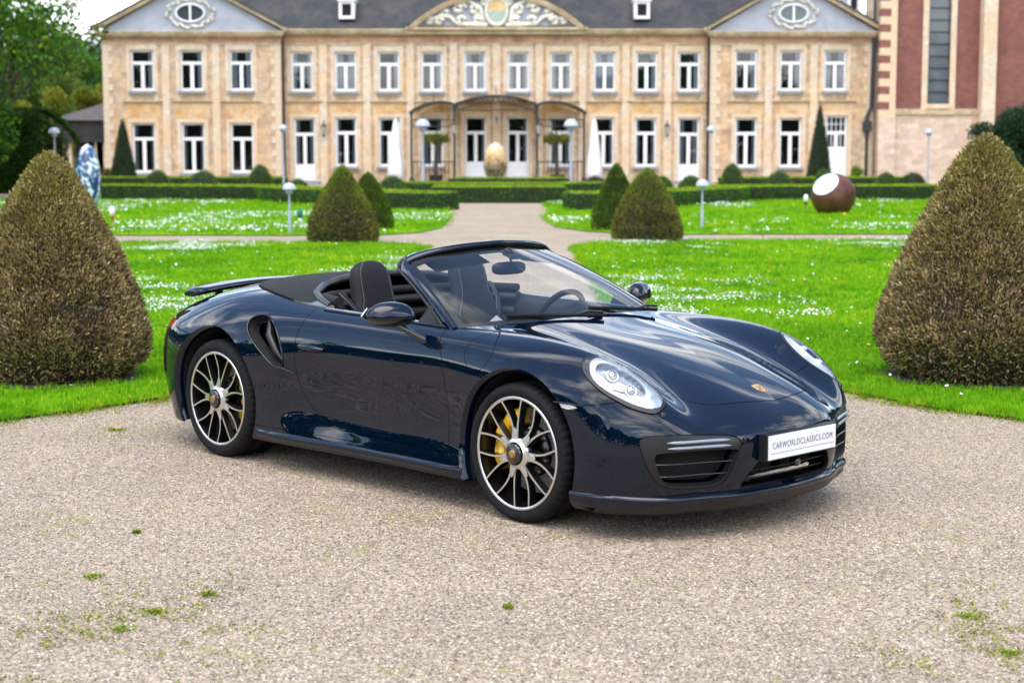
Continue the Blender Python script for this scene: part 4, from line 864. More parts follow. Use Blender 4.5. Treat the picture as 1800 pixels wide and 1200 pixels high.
# ---------------------------------------------------------------- trees, dark hedge and wooded hill on the left
TREE_D = leaf_mat('dark_tree_leaves', [(0, (.015, .05, .006)), (.4, (.04, .125, .010)), (.8, (.09, .22, .014)), (1, (.18, .32, .02))], pscale=.6, trans=.35)
TREE_L = leaf_mat('light_tree_leaves', [(0, (.03, .06, .012)), (.5, (.09, .15, .02)), (1, (.22, .28, .05))], pscale=.6, trans=.4)
TREE_Y = leaf_mat('yellow_shrub_leaves', [(0, (.05, .08, .01)), (.5, (.16, .20, .015)), (1, (.40, .38, .03))], pscale=.5, trans=.35)
TREE_B = leaf_mat('hill_wood_leaves', [(0, (.02, .05, .018)), (.5, (.05, .10, .03)), (1, (.11, .16, .05))], pscale=.06, trans=.2)
def clump_tree(name, loc, H, blobs, n, size, mat, label, group=None, cat='tree', limbs=None, seed=0, spread=.8):
    r = np.random.RandomState(seed); o = thing(name, loc, label, cat, group)
    ws = np.array([b[3]**2 for b in blobs]); idx = r.choice(len(blobs), n, p=ws/ws.sum()); B = np.array(blobs)[idx]
    d = r.normal(0, 1, (n, 3)); d /= np.linalg.norm(d, axis=1)[:, None]; k = r.rand(n)**.42
    P = B[:, :3]+d*(B[:, 3]*k)[:, None]*np.array([1, 1, .8]); V, F = leaves(P, d, size, r, spread, .6); link('crown', mesh_np('crown', V, F, [mat]), o)
    m = MB(); m.tube([(0, 0, -.05), (.1, 0, H*.25), (0, .1, H*.5)], [H*.026, H*.02, H*.012], 8)
    for b in (limbs if limbs is not None else blobs[::2]): m.tube([(0, 0, H*.30), (b[0]*.5, b[1]*.5, H*.30+(b[2]-H*.30)*.6), (b[0], b[1], b[2])], [H*.010, H*.006, H*.002], 6)
    m.obj('trunk', [BARK], o); return o
def blobset(r, n, rad, z0, z1, s0, s1, sq=1.):
    out = []
    for i in range(n):
        z = r.uniform(z0, z1); k = math.sin(math.pi*(.15+.8*(z-z0)/(z1-z0)))**.6; a = r.uniform(0, 6.28); q = rad*k*math.sqrt(r.rand()); out.append((q*math.cos(a), q*math.sin(a)*sq, z, r.uniform(s0, s1)))
    return out
r_ = np.random.RandomState(3)
x, _ = plane_at(-10, 200, 62)
clump_tree('broadleaf_tree', (x-2.4, 62, 0), 13, blobset(r_, 46, 5.0, 2., 12, 1.2, 2.2), 60000, .20, TREE_D, 'big dark green broadleaf tree at the left edge of the garden', 'trees left of the house', seed=1)
x, _ = plane_at(70, 100, 74)
bl = [(.8*i-3.6+r_.uniform(-.4, .4), r_.uniform(-1.5, 1.5), 8.0+.9*math.sin(i*.8)+r_.uniform(-.5, .7), r_.uniform(.5, 1.0)) for i in range(11)]+[(1.5+r_.uniform(-2, 3.4), r_.uniform(-1, 1), 6.9+r_.uniform(-1.6, 2), .45) for i in range(12)]
clump_tree('spreading_tree', (x-2.5, 74, 0), 9, bl, 7000, .16, TREE_L, 'thin pale tree with sparse branches against the sky', 'trees left of the house', seed=2)
x, _ = plane_at(55, 150, 118); clump_tree('broadleaf_tree', (x, 118, 0), 10, blobset(r_, 24, 4.2, 2, 9.2, 1.1, 1.9), 30000, .24, TREE_L, 'mid green rounded tree behind the dark hedge', 'trees left of the house', seed=3)
x, _ = plane_at(118, 150, 124); clump_tree('broadleaf_tree', (x, 124, 0), 9.5, blobset(r_, 20, 3.0, 2, 9.2, .9, 1.6), 22000, .22, TREE_D, 'darker tree below the wooded hill beside the house', 'trees left of the house', seed=4)
for i, (px, pt, Y, lb) in enumerate(((150, 150, 104, 'yellow green shrub above the pavilion roof'), (176, 142, 108, 'yellow green shrub touching the house corner'), (95, 160, 106, 'yellow tinged shrub behind the tall globe lamp'), (40, 165, 86, 'yellow tinged shrub beside the big dark tree'))):
    x, zt = plane_at(px, pt, Y); clump_tree('yellow_shrub', (x, Y, 0), zt, blobset(r_, 14, 1.5, .6, zt-.3, .45, .9), 9000, .17, TREE_Y, lb, 'yellow green shrubs left of the house', 'shrub', seed=20+i)
xl_, zt = plane_at(-40, 196, 70); xr2, _ = plane_at(118, 196, 70)
hd = thing('tall_hedge', (xl_, 70, 0), 'tall dark clipped hedge behind the left brown yew', 'hedge'); W_ = xr2-xl_
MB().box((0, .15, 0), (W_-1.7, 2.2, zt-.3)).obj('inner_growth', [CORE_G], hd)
n = 26000; u = rs.rand(n, 3); P = np.stack([u[:, 0]*W_, np.where(u[:, 1] < .8, rs.uniform(-.18, .2, n), u[:, 1]*2.), np.where(u[:, 1] < .8, u[:, 2]*zt, zt+rs.uniform(-.15, .15, n))], 1); P[:, 2] -= np.maximum(0, (P[:, 0]-W_+1.6))**2*.5; P[:, 2] = np.maximum(P[:, 2], .02)
V, F = leaves(P, np.repeat([[0, -1, .3]], n, 0), .13, rs, .7, .55); link('foliage', mesh_np('foliage', V, F, [leaf_mat('tall_hedge_leaves', [(0, (.012, .035, .006)), (.5, (.03, .08, .010)), (1, (.07, .14, .018))], pscale=1.2, trans=.2)]), hd)
# dark evergreen at the church corner
x, zt = plane_at(1778, 183, 72); r_ = np.random.RandomState(8); sqb = [(r_.uniform(-1.35, 2.2), r_.uniform(-.8, .8), r_.uniform(.4, zt-.55), r_.uniform(.45, .7)) for _ in range(70)]
clump_tree('evergreen_shrub', (x, 72, 0), zt, sqb, 42000, .13, leaf_mat('evergreen_leaves', [(0, (.006, .022, .010)), (.5, (.014, .045, .018)), (1, (.05, .10, .04))], pscale=.9, trans=.15), 'dark evergreen shrub in front of the church corner', None, 'shrub', seed=9)
x, zt = plane_at(1504, 292, 84); clump_tree('potted_shrub', (x, 84, 0), zt, blobset(r_, 6, .28, .5, zt, .15, .28), 900, .09, BALL, 'small round shrub beside the drain pipe of the right wing', None, 'shrub', seed=10)
x, zt = plane_at(192, 298, 84); clump_tree('low_shrub', (x, 84, 0), zt, blobset(r_, 7, .5, .2, zt, .2, .34), 1500, .09, BALL_B, 'low loose shrub at the left corner of the house', None, 'shrub', seed=11)
# wooded hill
HX = np.linspace(-260, 60, 33); HYv = np.linspace(330, 560, 13)
def hill_h(x, y): return 26.5*np.clip((y-330)/110., 0, 1)**.8*(1-.25*np.clip((x+60)/90., 0, 1))+2.5*(vnoise(x+400, y, 38, 2)-.5)
gx, gy = np.meshgrid(HX, HYv, indexing='ij'); V = np.stack([gx, gy, hill_h(gx, gy)-1.5], -1).reshape(-1, 3); ix = np.arange(33*13).reshape(33, 13); F = np.stack([ix[:-1, :-1], ix[1:, :-1], ix[1:, 1:], ix[:-1, 1:]], -1).reshape(-1, 4)
link('hill', mesh_np('hill', V, F, [pmat('hill_ground', (.035, .07, .025), .95)], smooth=True), kind='structure')
r = np.random.RandomState(77); nT = 420; tx, ty = r.uniform(-150, -40, nT), r.uniform(332, 455, nT); tz = hill_h(tx, ty); tr = r.uniform(2.6, 4.6, nT); per = 110
d = r.normal(0, 1, (nT*per, 3)); d /= np.linalg.norm(d, axis=1)[:, None]; ii = np.repeat(np.arange(nT), per); P = np.stack([tx[ii], ty[ii], tz[ii]+tr[ii]*.6], 1)+d*(tr[ii]*r.rand(nT*per)**.4)[:, None]
V, F = leaves(P, d, 1.3, r, .7, .7); link('hill_wood', mesh_np('hill_wood', V, F, [TREE_B]), kind='stuff')
# wood around the rest of the park, behind and beside the viewer
for (a0, a1, rad, hh, n, sd) in ((115, 425, 64, 11, 52000, 5),):
    r = np.random.RandomState(sd); a = np.radians(r.uniform(a0, a1, n)); a = a[(np.abs(np.degrees((a-math.pi/2+math.pi) % (2*math.pi)-math.pi)) > 25)]; n = len(a)
    top = hh*(.45+.75*vnoise(np.degrees(a)+500, 0*a+9, 9, 6)+.25*vnoise(np.degrees(a)+500, 0*a+3, 3, 7)); z = top*r.rand(n)**.75; q = rad+r.normal(0, 3.0, n)+8*vnoise(np.degrees(a)+500, 0*a+5, 14, 8)
    P = np.stack([q*np.cos(a), q*np.sin(a)+5, z], 1); N = np.stack([-np.cos(a), -np.sin(a), .4+0*a], 1); V, F = leaves(P, N, 1.5, r, .8, .7); link('park_wood', mesh_np('park_wood', V, F, [TREE_D]), kind='stuff')
# ---------------------------------------------------------------- weeds in the gravel
WEED = leaf_mat('weed_leaves', [(0, (.10, .16, .010)), (.5, (.24, .33, .02)), (1, (.42, .44, .06))], pscale=9, trans=.3)
for i, (px, py, w, lb) in enumerate(((163, 1015, 42, 'bright green weed patch in the gravel at lower left, farthest from the frame bottom'), (212, 1108, 55, 'longest flat green weed in the gravel at lower left'), (272, 1077, 44, 'weed with pointed leaves just above the longest flat weed'), (366, 1046, 32, 'yellowish weed lying right of the lower left weeds'), (893, 1069, 26, 'single small weed in the middle of the gravel foreground'), (240, 937, 20, 'tiny weed in the gravel below the rear wheel'), (1700, 1085, 60, 'straggling weed in the gravel near the right edge'), (1775, 1150, 50, 'weed patch in the gravel at the lower right corner'), (205, 757, 34, 'weed at the gravel edge beside the left brown yew'))):
    x, y = ground_at(px, py); R = w/2*math.hypot(x, y)/F_PX; r = np.random.RandomState(i+50); n = 150; a = r.uniform(0, 6.28, n); q = np.sqrt(r.rand(n)); lob = .6+.4*np.sin(a*r.randint(2, 5)+i); P = np.stack([R*q*lob*np.cos(a), R*q*lob*np.sin(a)*.8, .003+.010*r.rand(n)], 1); N = np.stack([np.cos(a), np.sin(a), .3+0*a], 1)
    V, F = leaves(P, N, .013, r, .45, .6)
    link('gravel_weed', mesh_np('gravel_weed', V, F, [WEED]), None, (x, y, 0), label=lb, cat='weed', group='weeds in the gravel')
# ---------------------------------------------------------------- car body as a smooth implicit surface
def cardinal(k):
    k = np.array(k, float); n = len(k); h = np.diff(k)
    A = np.zeros((n, n)); B = np.zeros((n, n)); A[0, 0] = A[-1, -1] = 1
    for i in range(1, n-1):
        A[i, i-1] = h[i-1]; A[i, i] = 2*(h[i-1]+h[i]); A[i, i+1] = h[i]
        B[i, i-1] = 6/h[i-1]; B[i, i+1] = 6/h[i]; B[i, i] = -6/h[i-1]-6/h[i]
    M = np.linalg.solve(A, B); I = np.eye(n)
    def w(x):
        x = np.clip(x, k[0], k[-1]); i = np.clip(np.searchsorted(k, x)-1, 0, n-2)
        hh = h[i]; a = (k[i+1]-x)/hh; b = 1-a
        return (a[:, None]*I[i] + b[:, None]*I[i+1]
                + (((a**3-a)*hh*hh/6)[:, None]*M[i] + ((b**3-b)*hh*hh/6)[:, None]*M[i+1]))
    return w
class Tab:
    def __init__(s, a, b, V):
        s.wa, s.wb, s.V = cardinal(a), cardinal(b), np.array(V, float)
        assert s.V.shape == (len(a), len(b)), (s.V.shape, len(a), len(b))
    def __call__(s, a, b): return np.einsum('ni,ij,nj->n', s.wa(a), s.V, s.wb(b))
ZX = [-2.15,-1.95,-1.7,-1.45,-1.2,-.9,-.5,-.1,.3,.7,1.0,1.25,1.5,1.7,1.85,2.0,2.15,2.3]
TOP = Tab([0,.3,.52,.70,.85,1.0], ZX, [
 [.72,.83,.93,.99,1.02,1.035,1.02,1.0,.98,.95,.895,.852,.800,.745,.695,.635,.56,.46],
 [.71,.825,.925,.98,1.01,1.025,1.01,.99,.97,.94,.887,.842,.788,.731,.679,.617,.535,.43],
 [.69,.81,.90,.955,.98,.99,.975,.96,.945,.917,.873,.831,.780,.722,.656,.575,.475,.36],
 [.635,.76,.857,.91,.938,.94,.918,.905,.897,.887,.882,.872,.842,.788,.712,.598,.45,.30],
 [.57,.68,.77,.83,.865,.873,.866,.862,.855,.85,.842,.826,.784,.706,.604,.47,.31,.15],
 [.50,.60,.68,.73,.765,.78,.78,.78,.78,.77,.765,.745,.68,.57,.45,.30,.15,.0]])
SX = [-2.3,-2.0,-1.7,-1.45,-1.2,-.95,-.7,-.45,-.1,.3,.7,1.0,1.25,1.5,1.75,2.0,2.3]
SIDE = Tab([.1,.2,.3,.42,.55,.68,.78,.88,1.0], SX, [
 [.74,.80,.86,.885,.905,.915,.922,.914,.898,.890,.890,.885,.878,.868,.865,.86,.86],
 [.78,.84,.885,.908,.920,.922,.920,.907,.889,.881,.884,.886,.886,.884,.88,.875,.87],
 [.80,.865,.905,.925,.934,.928,.914,.890,.863,.860,.864,.880,.89,.890,.885,.88,.875],
 [.81,.875,.918,.938,.945,.935,.910,.879,.854,.852,.855,.876,.894,.890,.882,.875,.87],
 [.81,.875,.92,.943,.951,.943,.918,.886,.860,.858,.862,.884,.898,.890,.872,.86,.85],
 [.78,.85,.90,.928,.938,.932,.912,.888,.870,.868,.872,.887,.892,.875,.845,.82,.80],
 [.72,.80,.86,.893,.905,.902,.888,.868,.852,.850,.854,.862,.862,.838,.80,.76,.74],
 [.64,.73,.80,.835,.85,.848,.838,.825,.812,.81,.808,.81,.805,.78,.74,.70,.66],
 [.52,.62,.70,.735,.75,.75,.745,.735,.725,.72,.715,.71,.70,.67,.63,.58,.54]])
NOSE = Tab([0,.2,.4,.55,.7,.8,.9,1.0], [.1,.2,.3,.42,.55,.7,.9], [
 [2.13,2.17,2.20,2.215,2.20,2.11,1.95],
 [2.12,2.16,2.19,2.205,2.19,2.10,1.94],
 [2.08,2.12,2.15,2.165,2.145,2.05,1.90],
 [2.01,2.05,2.08,2.095,2.07,1.98,1.82],
 [1.945,1.985,2.015,2.02,1.99,1.90,1.75],
 [1.845,1.885,1.91,1.915,1.885,1.80,1.67],
 [1.665,1.695,1.71,1.71,1.675,1.60,1.49],
 [1.20,1.22,1.23,1.23,1.22,1.18,1.10]])
TAIL = Tab([0,.4,.6,.75,.85,.93,1.0], [.1,.3,.5,.65,.8,1.0], [
 [-2.05,-2.17,-2.24,-2.22,-2.17,-2.00],
 [-2.02,-2.12,-2.19,-2.17,-2.11,-1.95],
 [-1.95,-2.04,-2.11,-2.09,-2.03,-1.87],
 [-1.85,-1.93,-1.99,-1.97,-1.91,-1.76],
 [-1.74,-1.81,-1.86,-1.84,-1.79,-1.65],
 [-1.58,-1.65,-1.68,-1.66,-1.62,-1.50],
 [-1.38,-1.42,-1.45,-1.43,-1.40,-1.30]])
def smax(a, b, k):
    h = np.maximum(k-np.abs(a-b), 0)/k
    return np.maximum(a, b) + h*h*h*k/6
def body_f(P):
    x, y, z = P[:, 0], np.sqrt(P[:, 1]**2+1e-6), P[:, 2]
    s = y - SIDE(z, x)
    t = z - TOP(y, x)
    n = (x - NOSE(y, z))*.8
    r = (TAIL(y, z) - x)*.8
    b = .15 + .03*np.clip((np.abs(x)-1.6)/.6, 0, 1)**2 - z
    f = smax(s, t, .13)
    f = smax(f, n, .11)
    f = smax(f, r, .12)
    return smax(f, b, .03)
def body_n(P):
    e = 2e-3; g = np.zeros_like(P)
    for i in range(3):
        d = np.zeros(3); d[i] = e
        g[:, i] = body_f(P+d)-body_f(P-d)
    return g/np.linalg.norm(g, axis=1)[:, None]
def march(O, D, tmax=2.2):
    lo = np.zeros(len(O)); hi = np.full(len(O), tmax)
    # coarse scan for the first exit, then bisection
    done = np.zeros(len(O), bool)
    for t in np.linspace(.1, tmax, 36):
        f = body_f(O+D*t) > 0
        new = f & ~done; hi[new] = t; done |= f
        lo[~done] = t
    for _ in range(22):
        m = (lo+hi)/2; f = body_f(O+D*m[:, None]) > 0
        hi = np.where(f, m, hi); lo = np.where(f, lo, m)
    return O+D*((lo+hi)/2)[:, None]
def body_grid(step=.011):
    xa, xb, zc = -1.55, 1.45, .42
    nm = int((xb-xa)/step); ne = int(1.15/step)
    th = np.concatenate([np.linspace(-np.pi/2, 0, ne, endpoint=False), np.zeros(nm), np.linspace(0, np.pi/2, ne+1)])
    xo = np.concatenate([np.full(ne, xa), np.linspace(xa, xb, nm, endpoint=False), np.full(ne+1, xb)])
    npn = int(1.9/step)
    ph = np.linspace(-np.pi*.42, np.pi/2, npn)
    TH, PH = np.meshgrid(th, ph, indexing='ij'); XO = np.repeat(xo[:, None], npn, 1)
    O = np.stack([XO.ravel(), np.zeros(XO.size), np.full(XO.size, zc)], 1)
    D = np.stack([np.sin(TH).ravel(), (np.cos(TH)*np.cos(PH)).ravel(), (np.cos(TH)*np.sin(PH)).ravel()], 1)
    P = np.concatenate([march(O[i:i+20000], D[i:i+20000]) for i in range(0, len(O), 20000)])
    n1, n2 = TH.shape
    idx = np.arange(n1*n2).reshape(n1, n2)
    q = np.stack([idx[:-1, :-1], idx[1:, :-1], idx[1:, 1:], idx[:-1, 1:]], -1).reshape(-1, 4)
    T = np.concatenate([q[:, [0, 1, 2]], q[:, [0, 2, 3]]])
    # drop degenerate triangles at the two poles
    a = np.linalg.norm(np.cross(P[T[:, 1]]-P[T[:, 0]], P[T[:, 2]]-P[T[:, 0]]), axis=1)
    T = T[a > 1e-9]
    N = np.concatenate([body_n(P[i:i+20000]) for i in range(0, len(P), 20000)])
    return P, N, T
# ================================================================ the car
CAR = thing('convertible_car', (-.21, 9.26, 0), 'dark blue open-top sports car parked on the gravel forecourt', 'car', rz=math.radians(-45.88))
# ---- materials
def car_paint():
    m, t, p = newmat('car_paint')
    p.inputs['Base Color'].default_value = (.0035, .009, .032, 1); p.inputs['Metallic'].default_value = 0; p.inputs['Roughness'].default_value = .5; p.inputs['Specular IOR Level'].default_value = 0
    p.inputs['Coat Weight'].default_value = 1; p.inputs['Coat Roughness'].default_value = .012; p.inputs['Coat IOR'].default_value = 1.5
    c = t.nodes.new('ShaderNodeTexCoord')
    v = t.nodes.new('ShaderNodeTexVoronoi'); v.inputs['Scale'].default_value = 900; t.links.new(c.outputs['Object'], v.inputs['Vector'])
    t.links.new(ramp(t, v.outputs['Color'], [(0, (.0003, .0022, .0080)), (1, (.0008, .0050, .0160))]), p.inputs['Base Color'])
    return m
PAINT = car_paint()
GAPM = pmat('panel_edge', (.004, .006, .012), .6)
BLK = pmat('satin_black_plastic', (.0055, .0055, .006), .38)
GLOSSBLK = pmat('gloss_black', (.006, .006, .007), .12, coat=1)
RUB = pmat('tyre_rubber', (.006, .006, .0065), .75, spec=.25, noise=.25, nscale=30, bump=.15, bscale=300)
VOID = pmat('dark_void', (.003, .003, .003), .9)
SILV = pmat('machined_alloy', (.74, .73, .71), .30, metal=1)
WBLK = pmat('wheel_black', (.004, .004, .0045), .25, coat=.3)
CHR = pmat('chrome', (.75, .77, .8), .08, metal=1)
CERAM = pmat('ceramic_disc', (.20, .19, .18), .45, metal=.4, noise=.2, nscale=80)
YEL = pmat('caliper_yellow', (.85, .48, .012), .35, coat=.5)
GOLD = pmat('badge_gold', (.75, .47, .16), .28, metal=.8)
REDE = pmat('badge_red', (.45, .02, .015), .3)
LEATH = pmat('seat_leather', (.0055, .0065, .0085), .62, spec=.3, noise=.25, nscale=50, bump=.25, bscale=350)
ALCAN = pmat('seat_centre_cloth', (.004, .0045, .0055), .75, bump=.3, bscale=500)
DASHM = pmat('dash_vinyl', (.005, .0055, .0065), .55, bump=.2, bscale=400)
FABRIC = pmat('soft_top_fabric', (.0045, .0045, .005), .9, noise=.2, nscale=12, bump=.35, bscale=700)
WHITEP = pmat('plate_white', (.80, .81, .83), .35)
INK = pmat('plate_ink', (.09, .10, .12), .5)
STITCH = pmat('seat_stitching', (.11, .105, .10), .7)
ALU = pmat('grey_trim', (.32, .34, .37), .3, metal=.6)
REDL = pmat('tail_lamp_red', (.35, .008, .008), .1, coat=1)
DRL = pmat('lamp_light_bar', (.82, .85, .9), .18, coat=1)
BOWL = pmat('lamp_bowl_finish', (.20, .26, .34), .18, metal=.6, noise=.35, nscale=35, coat=.5)
DRLB = pmat('light_bar_lens', (.22, .25, .30), .12, coat=1)
REFL = pmat('lamp_reflector', (.66, .71, .78), .25, metal=.25, noise=.22, nscale=30, coat=.6)
GLASS = glass_mat('windscreen_glass', (.93, .96, .95), 1.05)
LENS = glass_mat('headlamp_lens', (.93, .95, .97), 1.3)
# ---- surface tools
class Surf:
    def __init__(s, P, N, T): s.P, s.N, s.T = P, N, T
    def compact(s):
        u, inv = np.unique(s.T, return_inverse=True)
        return Surf(s.P[u], s.N[u], inv.reshape(-1, 3))
    def split(s, g):
        """cut along g = 0; returns the g < 0 and the g > 0 pieces"""
        g = np.where(np.abs(g) < 1e-7, 1e-7, g)
        T = s.T; neg = g[T] < 0; k = neg.sum(1)
        a, b = T[k == 3], T[k == 0]; M = T[(k == 1) | (k == 2)]
        if not len(M): return Surf(s.P, s.N, a).compact() if len(a) else None, Surf(s.P, s.N, b).compact() if len(b) else None
        nm = g[M] < 0; lone_neg = nm.sum(1) == 1
        li = np.where(lone_neg, np.argmax(nm, 1), np.argmax(~nm, 1)); r = np.arange(len(M))
        v0, v1, v2 = M[r, li], M[r, (li+1) % 3], M[r, (li+2) % 3]
        E = np.concatenate([np.stack([v0, v1], 1), np.stack([v0, v2], 1)]); E.sort(axis=1)
        ue, inv = np.unique(E, axis=0, return_inverse=True); inv = inv.ravel()
        w = (g[ue[:, 0]]/(g[ue[:, 0]]-g[ue[:, 1]]))[:, None]
        nP = s.P[ue[:, 0]]*(1-w)+s.P[ue[:, 1]]*w; nN = s.N[ue[:, 0]]*(1-w)+s.N[ue[:, 1]]*w
        nN /= np.linalg.norm(nN, axis=1)[:, None]
        n0 = len(s.P); P = np.concatenate([s.P, nP]); N = np.concatenate([s.N, nN])
        a1, a2 = inv[:len(M)]+n0, inv[len(M):]+n0
        lone = np.stack([v0, a1, a2], 1)
        pair = np.concatenate([np.stack([a1, v1, v2], 1), np.stack([a1, v2, a2], 1)])
        ln2 = np.concatenate([lone_neg, lone_neg])
        A = np.concatenate([a, lone[lone_neg], pair[~ln2]]); B = np.concatenate([b, lone[~lone_neg], pair[ln2]])
        return (Surf(P, N, A).compact() if len(A) else None), (Surf(P, N, B).compact() if len(B) else None)
    def cut(s, fn, gap=.0):
        g = fn(s.P)
        if gap:
            a, _ = s.split(g+gap/2); _, b = s.split(g-gap/2); return a, b
        return s.split(g)
    def mirrored(s): return Surf(s.P*[1, -1, 1], s.N*[1, -1, 1], s.T[:, ::-1])
    def offset(s, d): return Surf(s.P+s.N*d, s.N, s.T)
    def boundary(s):
        T = s.T; E = np.concatenate([T[:, [0, 1]], T[:, [1, 2]], T[:, [2, 0]]])
        key = np.sort(E, 1); _, i, c = np.unique(key, axis=0, return_index=True, return_counts=True)
        return E[i[c == 1]]
def join(L):
    L = [l for l in L if l is not None]; P = np.concatenate([l.P for l in L]); N = np.concatenate([l.N for l in L])
    o = np.cumsum([0]+[len(l.P) for l in L[:-1]])
    return Surf(P, N, np.concatenate([l.T+k for l, k in zip(L, o)]))
def surf_obj(name, S, mat, parent=CAR, depth=.012, edge=None, **k):
    """a panel with analytic normals whose free edges turn inward by depth"""
    P, T, N = S.P, S.T, S.N; nT = len(T); V = P; F = T
    if depth:
        E = S.boundary()
        E = E[~((np.abs(P[E[:, 0], 1]) < 2e-4) & (np.abs(P[E[:, 1], 1]) < 2e-4))]
        u, inv = np.unique(E, return_inverse=True); inv = inv.reshape(-1, 2); n0 = len(P)
        V = np.concatenate([P, P[u], P[u]-N[u]*depth]); a, b = inv[:, 0]+n0, inv[:, 1]+n0; h = len(u)
        F = np.concatenate([T, np.stack([b, a, a+h], 1), np.stack([b, a+h, b+h], 1)])
    me = mesh_np(name, V, F, [mat]+([edge] if edge else []), np.concatenate([np.zeros(nT), np.full(len(F)-nT, 1 if edge else 0)]), True)
    fn = np.cross(V[F[:, 1]]-V[F[:, 0]], V[F[:, 2]]-V[F[:, 0]]); fn /= np.maximum(np.linalg.norm(fn, axis=1), 1e-12)[:, None]
    ln = np.repeat(fn[:, None], 3, 1); ln[:nT] = N[T]
    me.normals_split_custom_set(ln.reshape(-1, 3).tolist())
    return link(name, me, parent, **k)
def smooth_poly(pts, n=6):
    """closed Catmull-Rom through pts"""
    p = np.array(pts, float); m = len(p); out = []
    for i in range(m):
        a, b, c, d = p[i-1], p[i], p[(i+1) % m], p[(i+2) % m]
        for k in range(n):
            t = k/n; out.append(.5*((2*b)+(c-a)*t+(2*a-5*b+4*c-d)*t*t+(3*b-a-3*c+d)*t**3))
    return np.array(out)
def sdf(Q, poly):
    """signed distance to a closed polygon, negative inside"""
    out = np.empty(len(Q)); A = poly; B = np.roll(poly, -1, 0)
    for s in range(0, len(Q), 8192):
        q = Q[s:s+8192]; d = np.full(len(q), 1e9); ins = np.zeros(len(q), bool)
        for a, b in zip(A, B):
            e = b-a; w = q-a; t = np.clip((w@e)/max(e@e, 1e-12), 0, 1); r = w-t[:, None]*e
            d = np.minimum(d, (r*r).sum(1))
            c = (a[1] > q[:, 1]) != (b[1] > q[:, 1])
            with np.errstate(divide='ignore', invalid='ignore'):
                xx = (b[0]-a[0])*(q[:, 1]-a[1])/(b[1]-a[1])+a[0]
            ins ^= c & (q[:, 0] < xx)
        out[s:s+8192] = np.sqrt(d)*np.where(ins, -1, 1)
    return out
def field(poly, ax, cond=None):
    """signed distance of the polygon seen along one axis, switched off where cond fails"""
    i = {'x': [1, 2], 'y': [0, 2], 'z': [0, 1]}[ax]; poly = np.array(poly, float)
    def f(P):
        g = sdf(P[:, i], poly)
        if cond is not None: g = np.where(cond(P), g, np.maximum(np.abs(g), .05))
        return g
    return f
def proj_x(y, z, x0=2.6):
    return march(np.array([[1.3, abs(y)*.6, .42]]), (lambda d: d/np.linalg.norm(d))(np.array([[x0-1.3, abs(y)*.4, z-.42]])))[0] if False else _ps(np.array([0., y, z]), 0, 2.6, 1.0)
def _ps(p, ax, hi, lo):
    a, b = hi, lo; p = p.astype(float); s = np.linspace(hi, lo, 160); Q = np.repeat(p[None], 160, 0); Q[:, ax] = s
    f = body_f(Q) < 0
    if not f.any(): return None
    i = int(np.argmax(f)); a, b = s[max(i-1, 0)], s[i]
    for _ in range(24):
        m = (a+b)/2; p[ax] = m
        if body_f(p[None])[0] < 0: b = m
        else: a = m
    return p.copy()
def on_x(y, z): return _ps(np.array([0., y, z]), 0, 2.6, 1.0)
def on_y(x, z, side=-1):
    p = _ps(np.array([x, 0., z]), 1, 1.3, .2); p[1] *= side; return p
def on_z(x, y): return _ps(np.array([x, y, 0.]), 2, 1.5, .3)
# ---- panel outlines, in car coordinates (x forward, y to the car's left, z up)
G = .0045
_P, _N, _T = body_grid(.0105); half = Surf(_P, _N, _T[:, ::-1])
WF, WR, ZF, ZR, RF, RR = 1.225, -1.225, .338, .345, .403, .418
def arch(xc, zc, R): return lambda P: np.where(P[:, 1] > .45, np.hypot(P[:, 0]-xc, P[:, 2]-zc)-R, .3)
_, half = half.split(arch(WF, ZF, RF)(half.P)); _, half = half.split(arch(WR, ZR, RR)(half.P))
_, half = half.split(np.where((half.P[:, 2] < .3), .157-half.P[:, 2], -.2)*-1)        # open underneath
COCK = smooth_poly([(-.80,-.1),(-.80,.1),(-.765,.4),(-.66,.60),(-.45,.695),(-.2,.722),(.2,.735),(.5,.742),(.62,.74),(.70,.715),(.78,.64),(.845,.50),(.893,.28),(.91,.0),(.893,-.28),(.845,-.5),(.0,-.75)])
cockf = field(COCK, 'z', lambda P: P[:, 2] > .7)
_, half = half.split(cockf(half.P))
TOPC = smooth_poly([(-1.43,-.3),(-1.45,.0),(-1.43,.3),(-1.36,.47),(-1.22,.585),(-1.03,.655),(-.78,.705),(-.60,.715),(-.55,.66),(-.6,.3),(-.6,-.3)])
softf = field(TOPC, 'z', lambda P: P[:, 2] > .7)
soft, half = half.cut(softf, .006)
HOOD = smooth_poly([(.86,.0),(.86,.2),(.84,.42),(.86,.47),(1.0,.44),(1.2,.435),(1.42,.452),(1.65,.475),(1.80,.487),(1.875,.475),(1.95,.42),(2.02,.33),(2.066,.2),(2.085,.06),(2.085,-.06),(2.06,-.2),(1.8,-.48),(1.0,-.45)])
hoodf = field(HOOD, 'z', lambda P: (P[:, 2] > .55) & (P[:, 0] > .4))
hood, half = half.cut(hoodf, G)
HEAD = smooth_poly([(1.586,.802),(1.569,.774),(1.566,.738),(1.585,.695),(1.62,.656),(1.672,.626),(1.735,.605),(1.809,.594),(1.875,.598),(1.925,.612),(1.958,.638),(1.966,.680),(1.954,.714),(1.918,.748),(1.869,.780),(1.808,.806),(1.749,.822),(1.685,.827),(1.629,.820)])
headf = field(HEAD, 'z', lambda P: (P[:, 2] > .5) & (P[:, 0] > 1.2))
head, half = half.cut(headf, .003)
INTK = smooth_poly([(.786,.455),(.768,.487),(.70,.497),(.55,.492),(.42,.482),(.372,.464),(.362,.43),(.383,.385),(.415,.29),(.447,.247),(.52,.238),(.66,.248),(.722,.272),(.764,.35)])
intkf = field(INTK, 'x', lambda P: P[:, 0] > 1.6)
intake, half = half.cut(intkf, .002)
